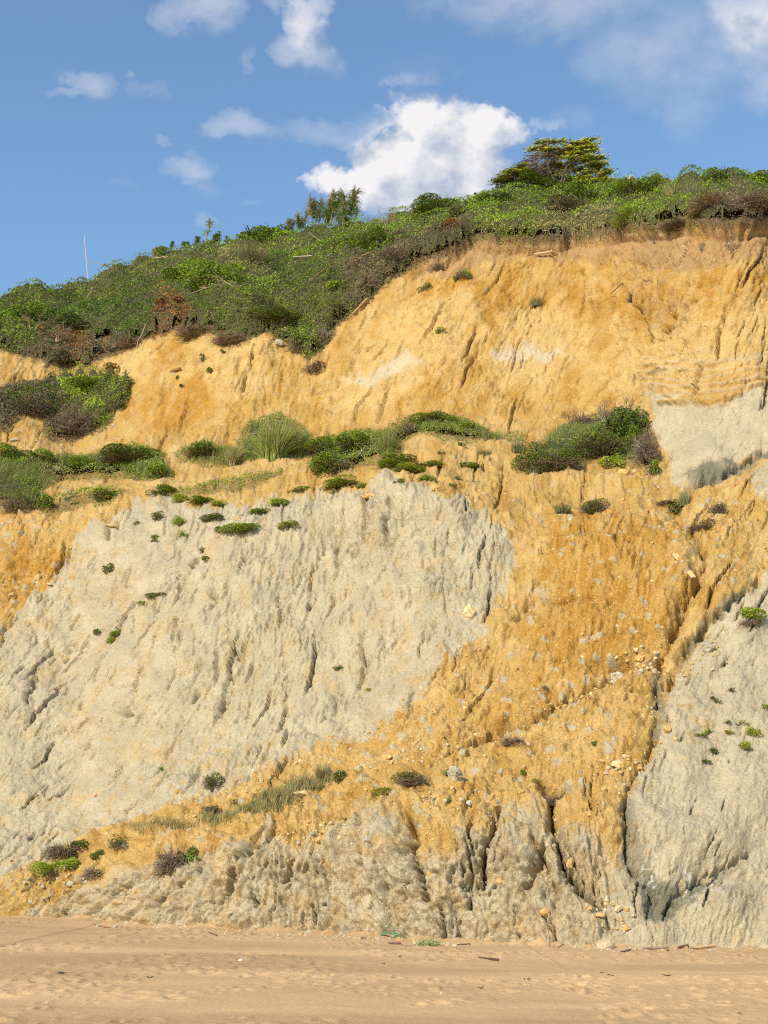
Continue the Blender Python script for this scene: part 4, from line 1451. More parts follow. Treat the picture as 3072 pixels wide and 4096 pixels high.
    lowedge = lambda V_, x, y: (V_ > -7) & (V_ < 16 + 12 * fbm(x / 30, y / 30, 2, 331)) & (y > np.interp(x, xd, vs) + 30)
    twigs('dry_brush_fringe', 30000, lowedge, (-60, 1720), (440, 820), 26, .34, 'dkdry', 'tangled dead brush hanging along the lower edge of the cliff scrub')
    brn = lambda V_, x, y: (V_ > 4) & (fbm(x / 45, y / 30, 3, 341) > .25) & (y > np.interp(x, xd, vs) + 14)
    twigs('dead_twig_tangle', 24000, brn, (-60, 1720), (520, 960), 22, .30, 'dry', 'grey dead twigs showing through the green scrub')
    low2 = lambda V_, x, y: (V_ > -3) & (V_ < 10) & (y > 830)
    twigs('terrace_dead_stalks', 12000, low2, (-60, 1500), (830, 1120), 18, .30, 'dkdry', 'dead brown stalks around the terrace plants')

    # grass swards
    def sward(nm, spots, lab, pal, ln_):
        P_all = []
        for (cx, cy, rx, ry, n, hgt) in spots:
            a = r_.uniform(0, 2 * np.pi, n)
            q = np.sqrt(r_.uniform(0, 1, n)) * (.6 + .5 * r_.uniform(0, 1, n))
            x, y = cx + rx * q * np.cos(a), cy + ry * q * np.sin(a)
            fr, fc = gi_(x, y)
            c = gsamp(PD + upv * (hc * .5)[..., None], fr, fc)
            u = c[:, 1] / PXM
            t = np.linspace(0, 1, 4)
            az = r_.normal(.3, .8, n)
            ln2 = r_.uniform(.1, .5, n)
            hh = hgt * u * r_.uniform(.5, 1.2, n)
            P = np.repeat(c[:, None], 4, 1)
            P[..., 0] += (np.cos(az) * ln2 * hh)[:, None] * t[None] ** 1.7
            P[..., 1] += (np.sin(az) * ln2 * hh * .6)[:, None] * t[None] ** 1.7 - .1
            P[..., 2] += hh[:, None] * (t - .25 * t ** 3)[None] - .03
            P_all.append(P)
        P = np.concatenate(P_all)
        v = blades(P, .95 * P[:, 0, 1] / PXM * r_.uniform(.7, 1.3, len(P)), vary(*PAL[pal], len(P), r_), r_)
        o = link(nm, mesh_of(nm, v, M_leaf))
        tag(o, lab, 'grass', None, 'stuff')
    sward('edge_grass', [(1120, 506, 110, 20, 4500, 20), (1240, 500, 130, 18, 4500, 20), (1350, 488, 90, 16, 2200, 18), (1050, 500, 60, 16, 1200, 16), (1000, 500, 60, 14, 900, 14)], 'yellowing long grass along the brow of the cliff', 'straw', 1)
    sward('terrace_grass', [(200, 1010, 90, 14, 1600, 22), (320, 1025, 60, 14, 1100, 20), (60, 1045, 60, 22, 1500, 28), (120, 1000, 60, 14, 900, 22), (510, 988, 60, 12, 1500, 22), (960, 935, 80, 18, 2600, 24), (1040, 945, 50, 10, 900, 20), (790, 955, 60, 16, 1500, 22), (1235, 950, 60, 24, 2200, 26), (1190, 1005, 40, 12, 500, 20), (450, 1000, 60, 8, 500, 12), (600, 985, 70, 10, 900, 16), (740, 960, 60, 14, 1300, 18), (1110, 945, 30, 14, 300, 14), (60, 1090, 60, 12, 500, 16)],
          'long mixed grass growing on the terrace halfway up the cliff', 'grass', 1)
    sward('ridge_grass', [(600, 1745, 55, 18, 1700, 26), (540, 1765, 50, 14, 900, 22), (660, 1720, 45, 14, 900, 24), (470, 1780, 50, 14, 700, 20), (380, 1790, 50, 10, 500, 18), (700, 1700, 30, 10, 500, 20), (320, 1800, 40, 10, 250, 16)],
          'dry straw-coloured grass strip along the low debris ridge', 'straw', 1)


scrub()

# ------------------------------------------------------------------ plants one can point to
B = 'bush'
plants = [
    (1155, 428, 170, 52, B, 'mid', 'large rounded dark green bush at the foot of the windswept tree', 'bush', 'green_bush'),
    (1250, 460, 120, 50, B, 'mid', 'mid green bush in front of the windswept tree trunks', 'bush', 'green_bush'),
    (1232, 482, 130, 46, 'halfdry', 'brown', 'brown seeding shrub just below the windswept tree', 'shrub', 'brown_shrub'),
    (1085, 470, 90, 40, B, 'dark', 'dark shrub left of the brown seeding shrub below the tree', 'bush', 'dark_shrub'),
    (1395, 440, 150, 46, B, 'green', 'light green bush cresting the skyline right of the tree', 'bush', 'green_bush'),
    (1340, 450, 90, 34, B, 'mid', 'small green bush between the tree and the skyline bush', 'bush', 'green_bush'),
    (1570, 425, 130, 42, B, 'green', 'bright leafy bush on the skyline right of the pampas clump', 'bush', 'green_bush'),
    (1640, 418, 110, 36, B, 'green', 'green bush at the far right end of the skyline', 'bush', 'green_bush'),
    (1500, 458, 62, 62, 'pampas', 'grey', 'grey-green pampas clump arching above the right skyline scrub', 'grass clump', 'pampas_grass'),
    (1458, 455, 46, 44, 'pampas', 'straw', 'straw-coloured grass clump left of the grey-green pampas', 'grass clump', 'grass_clump'),
    (1370, 500, 80, 40, B, 'bright', 'yellow-green leafy shrub on the brow above the bare soil', 'shrub', 'yellow_shrub'),
    (1545, 488, 120, 44, 'dry', 'dry', 'grey dry brush heap overhanging the right cliff edge', 'brushwood', 'dry_brush'),
    (1635, 482, 130, 50, 'dry', 'dry', 'grey dry brush heap at the far right cliff edge', 'brushwood', 'dry_brush'),
    (1470, 492, 90, 26, 'dry', 'dkdry', 'low dark dry brush at the cliff edge left of the grey heaps', 'brushwood', 'dry_brush'),
    (1000, 490, 90, 34, B, 'grey', 'pale flowering shrub amid the skyline bushes', 'shrub', 'flowering_shrub'),
    (945, 480, 130, 50, B, 'mid', 'dark green bush on the skyline between bare branches and rusty post', 'bush', 'green_bush'),
    (1040, 462, 100, 40, B, 'green', 'green bush beside the rusty post on the skyline', 'bush', 'green_bush'),
    (965, 528, 90, 32, B, 'rust', 'red-brown dead gorse on the edge left of the long grass', 'gorse', 'dead_gorse'),
    (872, 530, 60, 36, 'dry', 'dry', 'round dry brown shrub above the diagonal dark hollow', 'shrub', 'dry_shrub'),
    (820, 560, 130, 66, B, 'mid', 'green shrub with dead branches leaning over the dark hollow', 'shrub', 'leaning_shrub'),
    (745, 570, 110, 44, B, 'mid', 'low green shrub left of the leaning one above the hollow', 'shrub', 'low_shrub'),
    (560, 545, 120, 56, B, 'mid', 'rounded green bush on the skyline left of the reeds', 'bush', 'green_bush'),
    (615, 535, 60, 34, B, 'green', 'small green bush between the rounded bush and the reeds', 'bush', 'green_bush'),
    (350, 572, 50, 26, B, 'bright', 'bright small bush on the skyline below the young reeds', 'bush', 'bright_bush'),
    (455, 650, 170, 84, B, 'green', 'wide sunlit green bush in the middle of the left slope', 'bush', 'green_bush'),
    (385, 625, 100, 46, B, 'mid', 'olive bush left of the wide sunlit one', 'bush', 'olive_bush'),
    (545, 600, 110, 56, 'pampas', 'straw', 'pale arching grass clump on the slope below the rounded bush', 'grass clump', 'pampas_grass'),
    (170, 1022, 100, 36, B, 'green', 'green shrub between the left terrace shrub and the domed mound', 'shrub', 'green_shrub'),
    (690, 985, 80, 40, B, 'bright', 'bright green shrub behind the dark burrow', 'shrub', 'bright_shrub'),
    (1010, 945, 70, 26, B, 'bright', 'yellow-green shrub at the right end of the terrace crest', 'shrub', 'bright_shrub'),
    (360, 700, 70, 52, B, 'rust', 'orange-brown dead bush on the left slope', 'bush', 'dead_bush'),
    (245, 805, 60, 34, B, 'rust', 'small orange-brown bush above the left ochre slope', 'bush', 'dead_bush'),
    (130, 795, 70, 40, B, 'brown', 'brown half-dead bush above the left vegetated gully', 'bush', 'brown_bush'),
    (430, 735, 110, 42, 'dry', 'dry', 'grey tangled dry brush above the left pale knoll', 'brushwood', 'dry_brush'),
    (500, 742, 110, 40, 'dry', 'dry', 'grey dry brush capping the middle pale knoll', 'brushwood', 'dry_brush'),
    (285, 745, 90, 40, 'dry', 'dry', 'grey dry brush above the leftmost bare ochre hollow', 'brushwood', 'dry_brush'),
    (700, 745, 70, 66, 'dry', 'dkdry', 'brown twig thicket hanging over the upper ochre slope', 'brushwood', 'twig_thicket'),
    (680, 812, 62, 46, 'halfdry', 'brown', 'dark dry bush slipped onto the ochre slope', 'bush', 'slipped_bush'),
    (640, 770, 60, 60, 'halfdry', 'mid', 'half green bush hanging below the mat of creepers', 'bush', 'hanging_bush'),
    (735, 645, 70, 30, B, 'bright', 'bright green bush on the lip right of the small bare window', 'bush', 'bright_bush'),
    (600, 712, 170, 40, B, 'olive', 'smooth olive creeper mat above the knolls', 'creeper', 'creeper_mat'),
    (800, 640, 70, 60, 'dry', 'dkdry', 'brown twig thicket along the diagonal edge', 'brushwood', 'twig_thicket'),
    (850, 590, 80, 50, 'dry', 'dkdry', 'brown twig thicket near the top of the diagonal edge', 'brushwood', 'twig_thicket'),
    (945, 575, 50, 40, 'dry', 'dkdry', 'dry roots and twigs dangling below the turf edge', 'roots', 'dangling_twigs'),
    (60, 720, 120, 60, B, 'mid', 'green bush at the left end of the cliff slope', 'bush', 'green_bush'),
    (150, 735, 110, 60, B, 'dark', 'dark green bush behind the bare grey branches', 'bush', 'dark_bush'),
    (190, 848, 120, 36, B, 'bright', 'bright green shrub patch on top of the left spur', 'shrub', 'bright_shrub'),
    (170, 940, 130, 90, 'dry', 'dkdry', 'dark dead brush spilling down the left spur', 'brushwood', 'dead_brush'),
    (60, 900, 110, 60, 'halfdry', 'brown', 'brown mixed brush at the left edge above the pale outcrop', 'brushwood', 'brown_brush'),
    (255, 890, 60, 50, 'halfdry', 'olive', 'olive scrub on the right flank of the left spur', 'shrub', 'olive_scrub'),
    # terrace
    (588, 1000, 125, 104, 'pampas', 'grass', 'tallest grass clump on the terrace', 'grass clump', 'pampas_grass'),
    (640, 985, 90, 76, 'pampas', 'grass', 'grass clump joined to the right of the tallest clump', 'grass clump', 'pampas_grass'),
    (500, 1005, 62, 58, 'pampas', 'straw', 'thin straw-tipped grass clump left of the tallest clump', 'grass clump', 'grass_clump'),
    (842, 990, 72, 60, 'pampas', 'grass', 'upright grass clump midway along the terrace', 'grass clump', 'grass_clump'),
    (712, 1030, 105, 72, B, 'green', 'green bush overhanging a dark burrow on the terrace', 'bush', 'green_bush'),
    (770, 985, 110, 50, B, 'green', 'green shrub right of the dark burrow', 'shrub', 'green_shrub'),
    (275, 1012, 150, 46, 'mound', 'mid', 'dark domed creeper mound on the left terrace', 'creeper', 'creeper_mound'),
    (345, 1035, 70, 44, B, 'green', 'green shrub at the right end of the domed creeper mound', 'shrub', 'green_shrub'),
    (440, 992, 90, 36, 'mound', 'mid', 'small domed creeper mound left of the straw-tipped clump', 'creeper', 'creeper_mound'),
    (85, 1005, 110, 40, B, 'green', 'green shrub on the left terrace below the pale outcrop', 'shrub', 'green_shrub'),
    (20, 1015, 80, 40, B, 'mid', 'green shrub at the left end of the terrace', 'shrub', 'green_shrub'),
    (85, 1100, 66, 46, B, 'green', 'green shrub beneath the bare sandy hump on the left', 'shrub', 'green_shrub'),
    (30, 1105, 90, 62, 'halfdry', 'olive', 'half dry shrub in the lower left corner of the terrace', 'shrub', 'half_dry_shrub'),
    (235, 1092, 80, 34, B, 'mid', 'low shrub between the sandy hump and the grey scarp', 'shrub', 'low_shrub'),
    (860, 1005, 90, 26, B, 'green', 'low green shrub at the foot of the upright grass clump', 'shrub', 'low_shrub'),
    (745, 1020, 60, 30, 'dry', 'dry', 'small grey dry shrub right of the dark burrow', 'shrub', 'dry_shrub'),
    (885, 945, 60, 30, 'dry', 'dry', 'grey dry shrub behind the brown boulder', 'shrub', 'dry_shrub'),
    (945, 935, 130, 34, B, 'green', 'long green shrub on the crest of the right terrace', 'shrub', 'green_shrub'),
    (1190, 1030, 165, 62, 'mound', 'mid', 'broad domed ivy mound at the left of the island thicket', 'creeper', 'creeper_mound'),
    (1345, 965, 110, 92, B, 'dark', 'dark ivy-green bush crowning the island thicket', 'bush', 'dark_bush'),
    (1388, 945, 50, 78, 'halfdry', 'mid', 'sparse upright bush on the right of the crown bush', 'bush', 'sparse_bush'),
    (1310, 1000, 150, 60, 'mound', 'olive', 'olive creeper mound under the bare grey branches', 'creeper', 'creeper_mound'),
    (1400, 1010, 66, 100, 'dry', 'dkdry', 'tall brown twiggy bush against the grey wall', 'bush', 'twiggy_bush'),
    (1328, 1020, 66, 42, B, 'bright', 'round bright green bush at the front of the island thicket', 'bush', 'bright_bush'),
    (1408, 1030, 42, 46, B, 'green', 'small leafy bush at the right foot of the island thicket', 'bush', 'green_bush'),
    (1375, 975, 44, 50, B, 'green', 'leafy green shrub in front of the tall brown twiggy bush', 'shrub', 'green_shrub'),
    (1260, 930, 60, 60, 'dry', 'dkdry', 'dark spray of dead stems behind the island thicket', 'bush', 'stemmy_bush'),
    (1120, 985, 50, 30, 'grass', 'grey', 'grey-green grass tuft left of the broad ivy mound', 'grass tuft', 'grass_tuft'),
    (1160, 1035, 70, 30, 'grass', 'grey', 'pale grass tuft in front of the broad ivy mound', 'grass tuft', 'grass_tuft'),
    # below the terrace, right
    (1282, 1100, 76, 44, 'halfdry', 'olive', 'round dark dry shrub alone on the ochre shelf', 'shrub', 'dry_shrub'),
    (1460, 1082, 60, 44, 'halfdry', 'mid', 'dark shrub with a grass tuft at the head of the ochre gully', 'shrub', 'dark_shrub'),
    (1478, 1080, 36, 36, 'grass', 'grey', 'grass tuft beside the dark shrub at the gully head', 'grass tuft', 'grass_tuft'),
    (1525, 1140, 84, 34, 'halfdry', 'brown', 'flattened dry bush right of the ochre gully', 'bush', 'flattened_bush'),
    (1548, 1110, 46, 36, 'halfdry', 'brown', 'small dry bush above the flattened one', 'bush', 'dry_bush'),
    (1438, 1080, 50, 16, 'dry', 'dkdry', 'flat twig heap left of the gully head', 'brushwood', 'twig_heap'),
    (1215, 1108, 60, 20, 'grass', 'grey', 'thin grey grass tuft on the ochre shelf', 'grass tuft', 'grass_tuft'),
    (1210, 1030, 50, 14, 'grass', 'grey', 'grey grass tuft on the lip below the ivy mound', 'grass tuft', 'grass_tuft'),
    (1628, 1342, 66, 42, B, 'bright', 'bright green bush with dead stalks on the right grey face', 'bush', 'bright_bush'),
    (1620, 1352, 62, 26, 'dry', 'dry', 'dead stalks under the bright bush on the right face', 'shrub', 'dead_stalks'),
    # lower left ridge
    (108, 1892, 100, 50, B, 'bright', 'bright green bush low on the left grey slope', 'bush', 'bright_bush'),
    (150, 1880, 60, 40, B, 'bright', 'small bright bush at the right of the low bright green one', 'bush', 'bright_bush'),
    (138, 1852, 112, 56, 'dry', 'dry', 'grey dry bush above the low bright green bush', 'bush', 'dry_bush'),
    (178, 1838, 56, 28, B, 'dark', 'dark green creeper right of the upper grey dry bush', 'creeper', 'creeper_mat'),
    (203, 1892, 74, 42, 'dry', 'dry', 'pale dead bush on the low ochre step', 'bush', 'dead_bush'),
    (262, 1838, 56, 34, 'halfdry', 'olive', 'dusty olive shrub on the low debris ridge', 'shrub', 'dusty_shrub'),
    (372, 1882, 96, 96, 'dry', 'dry', 'big grey tumbleweed-like bush on the low ridge', 'bush', 'dry_bush'),
    (408, 1872, 60, 52, B, 'mid', 'green bush hugging the right of the big grey one', 'bush', 'green_bush'),
    (458, 1694, 66, 46, 'halfdry', 'olive', 'dark rounded shrub where grey clay meets the debris', 'shrub', 'rounded_shrub'),
    (460, 1762, 50, 30, 'halfdry', 'brown', 'rusty half dead shrub on the straw grass strip', 'shrub', 'rusty_shrub'),
    (742, 1706, 34, 36, B, 'dark', 'dark green shrub at the upper end of the straw grass strip', 'shrub', 'dark_shrub'),
    (705, 1702, 50, 44, 'grass', 'straw', 'straw grass clump at the upper end of the ridge', 'grass clump', 'grass_clump'),
    (892, 1702, 96, 46, 'halfdry', 'olive', 'wide twiggy shrub in the middle of the debris fan', 'shrub', 'twiggy_shrub'),
    (1200, 1712, 84, 40, 'dry', 'dkdry', 'dead brush slumped at the head of the right gully', 'brushwood', 'dead_brush'),
    (1108, 1612, 60, 32, 'dry', 'dkdry', 'small dead bush in the hollow of the debris fan', 'bush', 'dead_bush'),
    (1178, 1492, 24, 20, 'dry', 'dkdry', 'tiny dry tuft on the deep ochre slope', 'tuft', 'dry_tuft'),
    # upper ochre wall
    (1000, 606, 44, 30, 'halfdry', 'green', 'green tuft with dry stalks high on the ochre face', 'tuft', 'green_tuft'),
    (988, 608, 30, 16, B, 'bright', 'bright tuft left of the dry-stalked one high on the ochre face', 'tuft', 'green_tuft'),
    (916, 626, 40, 20, B, 'green', 'small green tuft near the diagonal edge of the ochre face', 'tuft', 'green_tuft'),
    (957, 728, 28, 20, B, 'bright', 'lone bright tuft in the middle of the upper ochre face', 'tuft', 'green_tuft'),
    (1356, 642, 50, 24, 'halfdry', 'dark', 'dark scraggy tuft on the right of the upper ochre face', 'tuft', 'dark_tuft'),
    (1160, 664, 40, 26, 'grass', 'grey', 'faint grey-green tuft left of the dark scraggy one', 'tuft', 'grey_tuft'),
    (446, 782, 30, 28, B, 'mid', 'small green bush set in the middle pale knoll', 'bush', 'green_bush'),
    (452, 804, 24, 18, B, 'green', 'green tuft just below the small bush on the pale knoll', 'tuft', 'green_tuft'),
    (485, 770, 14, 16, B, 'mid', 'tiny green tuft right of the small bush on the pale knoll', 'tuft', 'green_tuft'),
    (395, 838, 14, 12, B, 'olive', 'tiny olive tuft on the ochre slope below the knoll', 'tuft', 'olive_tuft'),
    (384, 818, 12, 14, B, 'olive', 'tiny olive tuft left of the knoll bush', 'tuft', 'olive_tuft'),
]
for p_ in plants:
    plant(*p_)

tufts = [
    # grey face, left
    (343, 1127, 32, 20, 'olive', 'half dry tuft high on the left grey clay'), (385, 1131, 30, 26, 'green', 'round green tuft high on the left grey clay'), (392, 1155, 20, 20, 'green', 'green tuft below the round one on the grey clay'),
    (333, 1162, 20, 16, 'mid', 'dark tuft left of the two stacked green ones'), (337, 1172, 16, 12, 'mid', 'tiny dark tuft just under its larger twin'), (297, 1133, 16, 9, 'green', 'leftmost tiny tuft under the scarp crest'),
    (432, 1180, 32, 20, 'mid', 'dark tuft at the lip of a clay crack'), (478, 1155, 22, 20, 'mid', 'small tuft left of the long creeping patch'), (515, 1158, 90, 24, 'green', 'long creeping green patch on the upper grey clay'),
    (448, 1208, 24, 14, 'olive', 'faint tuft below the clay crack'), (240, 1244, 30, 24, 'olive', 'olive tuft on the left flank of the grey clay'), (249, 1374, 30, 22, 'green', 'upper of two green tufts on a small ochre smear'),
    (234, 1388, 30, 18, 'bright', 'lower bright tuft on the small ochre smear'), (210, 1368, 20, 20, 'olive', 'dry tuft left of the ochre smear'), (327, 1290, 36, 18, 'olive', 'olive tuft above the ochre smear'), (305, 1304, 24, 14, 'green', 'small tuft on the trail of the olive one'),
    (345, 1283, 20, 12, 'olive', 'tiny tuft on the right of the olive one'), (346, 1662, 12, 12, 'mid', 'lone tiny tuft on the lower grey clay'), (628, 1144, 52, 20, 'bright', 'bright creeping tuft on the little clay step'), (728, 1446, 20, 14, 'olive', 'faint tuft in the middle of the grey clay'),
    (790, 1482, 12, 12, 'green', 'tiny tuft near the ochre border of the grey clay'), (462, 1122, 60, 16, 'olive', 'thin dry creeper below the scarp crest'), (540, 1154, 30, 14, 'bright', 'right tip of the long creeping patch'), (735, 1446, 12, 12, 'green', 'tiny green sprig beside the faint tuft'),
    # terrace lip
    (340, 1080, 46, 20, 'mid', 'green cushion at the left end of the scarp crest'), (385, 1084, 34, 24, 'green', 'green cushion on the scarp crest'), (430, 1086, 60, 18, 'mid', 'long green cushion on the scarp crest'), (472, 1084, 40, 14, 'bright', 'yellowish cushion on the scarp crest'),
    (355, 1068, 60, 14, 'green', 'creeper strip above the left scarp cushion'), (600, 1084, 44, 20, 'green', 'green creeper on the edge of the bare pale bench'), (560, 1100, 50, 16, 'green', 'creeping plant below the bare pale bench'),
    (650, 1058, 66, 14, 'green', 'creeper ribbon above the central scarp'), (745, 1054, 76, 20, 'green', 'leafy creeper ribbon left of the grey pinnacle'), (712, 1058, 40, 16, 'mid', 'left end of the leafy creeper ribbon'), (786, 1052, 40, 16, 'green', 'tuft just left of the grey pinnacle'),
    (880, 1028, 70, 20, 'green', 'leafy creeper right of the grey pinnacle'), (930, 1015, 60, 14, 'mid', 'creeper above the leafy one beside the pinnacle'), (916, 1054, 40, 16, 'green', 'green cushion right of the second pinnacle'), (938, 1056, 20, 12, 'green', 'small tuft by the yellow fibrous block'), (845, 1015, 80, 18, 'green', 'creeping plants above the pinnacles'),
    (866, 1060, 20, 14, 'mid', 'tuft between the two grey pinnacles'), (955, 990, 20, 12, 'mid', 'tiny tuft on the sandy saddle'), (995, 975, 20, 12, 'green', 'green sprig on the sandy saddle'), (1022, 1012, 40, 16, 'green', 'creeper on the ochre saddle right of the sandy patch'), (1000, 1008, 24, 14, 'mid', 'left half of the saddle creeper'),
    (990, 1038, 20, 10, 'mid', 'tiny tuft beneath the saddle creeper'), (1028, 1038, 20, 10, 'green', 'tiny tuft right of the one beneath the saddle creeper'), (975, 1060, 16, 10, 'green', 'tiny tuft near the right pinnacle'), (1050, 985, 40, 18, 'grey', 'grey creeping plant on the saddle crest'),
    # right face
    (1541, 1513, 16, 12, 'olive', 'upper tiny tuft on the right grey face'), (1550, 1521, 14, 12, 'olive', 'second tiny tuft on the right grey face'), (1569, 1566, 18, 13, 'olive', 'olive tuft beside the ochre smear on the right face'), (1576, 1585, 22, 13, 'bright', 'bright tuft at the top of the right ochre smear'),
    (1602, 1564, 24, 15, 'green', 'green tuft above the right ochre smear'), (1628, 1592, 30, 26, 'bright', 'larger bright tuft at the right of the ochre smear'), (1605, 1626, 30, 24, 'bright', 'larger bright tuft in the ochre smear'), (1532, 1577, 18, 14, 'green', 'green tuft left of the ochre smear'),
    (1519, 1590, 16, 14, 'green', 'lower of two paired tufts left of the ochre smear'), (1506, 1592, 14, 10, 'green', 'small tuft at the end of the paired ones'), (1537, 1630, 18, 22, 'olive', 'upright tuft on the lower left of the smear'), (1523, 1650, 18, 14, 'olive', 'last tuft below the ochre smear'),
    (1655, 1530, 18, 18, 'green', 'tuft cut by the right edge of the view'), (1568, 1432, 12, 10, 'olive', 'tiny tuft high on the right grey face'), (1580, 1495, 14, 12, 'olive', 'tuft on the small dark crack of the right face'),
    # debris fan
    (695, 1724, 24, 20, 'bright', 'bright tuft beside the flat yellow slab'), (835, 1738, 54, 22, 'bright', 'wide yellow-green tuft in the debris fan'), (971, 1738, 18, 18, 'green', 'small tuft right of the wide yellow-green one'), (970, 1672, 18, 18, 'green', 'small tuft beside the grey boulder'),
    (1128, 1670, 16, 18, 'mid', 'dark tuft left of the slumped dead brush'), (1155, 1682, 18, 12, 'green', 'tiny tuft touching the slumped dead brush'), (1290, 1632, 16, 14, 'mid', 'tiny tuft on the right of the debris fan'), (760, 1790, 10, 8, 'green', 'speck of green under the debris fan'), (835, 1020, 34, 14, 'green', 'green fringe above the left pinnacle'),
    (508, 1740, 26, 22, 'green', 'green sprig on the straw grass strip'), (550, 1750, 30, 20, 'mid', 'dark sprig in the straw grass strip'), (210, 1850, 40, 26, 'olive', 'thin plants on the low ochre step'),
]
for (x, y, w, h, pal, lab) in tufts:
    plant(x, y, w * 1.25, h * 1.1, B if pal != 'grey' else 'grass', {'dark': 'mid', 'mid': 'green', 'green': 'bright', 'bright': 'yellow'}.get(pal, pal), lab, 'tuft', 'plant_tuft')

# ------------------------------------------------------------------ stones
C_YEL, C_PALE, C_GREY, C_BRN, C_OCH, C_RED = (.49, .325, .12), (.55, .42, .225), (.43, .38, .275), (.33, .21, .10), (.44, .25, .07), (.40, .15, .06)


def ico(sub=1):
    t = (1 + 5 ** .5) / 2
    v = [(-1, t, 0), (1, t, 0), (-1, -t, 0), (1, -t, 0), (0, -1, t), (0, 1, t), (0, -1, -t), (0, 1, -t), (t, 0, -1), (t, 0, 1), (-t, 0, -1), (-t, 0, 1)]
    f = [(0, 11, 5), (0, 5, 1), (0, 1, 7), (0, 7, 10), (0, 10, 11), (1, 5, 9), (5, 11, 4), (11, 10, 2), (10, 7, 6), (7, 1, 8), (3, 9, 4), (3, 4, 2), (3, 2, 6), (3, 6, 8), (3, 8, 9), (4, 9, 5), (2, 4, 11), (6, 2, 10), (8, 6, 7), (9, 8, 1)]
    v = [tuple(unit(np.array(a, float))) for a in v]
    for _ in range(sub):
        mid, nf = {}, []
        for a, b_, c in f:
            m_ = []
            for i, j in ((a, b_), (b_, c), (c, a)):
                k_ = (min(i, j), max(i, j))
                if k_ not in mid:
                    mid[k_] = len(v)
                    v.append(tuple(unit((np.array(v[i]) + np.array(v[j])) / 2)))
                m_.append(mid[k_])
            nf += [(a, m_[0], m_[2]), (b_, m_[1], m_[0]), (c, m_[2], m_[1]), (m_[0], m_[1], m_[2])]
        f = nf
    return np.array(v), np.array(f)


def rock_shape(seed, sub=1, flat=1.0, rough=.3):
    r_ = np.random.default_rng(seed)
    v, f = ico(sub)
    # chop by random planes for flat broken faces
    for _ in range(7):
        n = unit(r_.normal(size=3))
        d = r_.uniform(.55, .85)
        s = v @ n
        v = v - np.where(s > d, s - d, 0)[:, None] * n
    v = v * (1 + rough * .3 * r_.normal(size=(len(v), 1)))
    v = v * np.array([.5, .42, .5 * flat]) / np.abs(v).max(0)
    return v, f


def rock_thing(x, y, w, h, colr_, label, name='stone', cat='stone', group=None, seed=None, sub=2, mesh=None, on=None, sink=.3, rot=None, rough=.25):
    p = on if on is not None else at(x, y)
    u = upx(p)
    if mesh is None:
        v, f = rock_shape(seed if seed is not None else int(x * 7 + y), sub, 1.0, rough)
        r_ = np.random.default_rng(int(x))
        mesh = np_mesh(name, v, f, col=np.array(colr_) * (1 + .12 * r_.normal(size=(len(v), 1))), smooth=False, mat=M_rock)
    o = bpy.data.objects.new(name, mesh)
    COL.objects.link(o)
    o.location = p + Vector((0, -.05 * w * u, h * u * (.5 - sink)))
    o.scale = (w * u, w * u * .9, h * u * 1.1)
    o.rotation_euler = rot if rot else (random.uniform(-.3, .3), random.uniform(-.3, .3), random.uniform(-.4, .4))
    tag(o, label, cat, group)
    return o


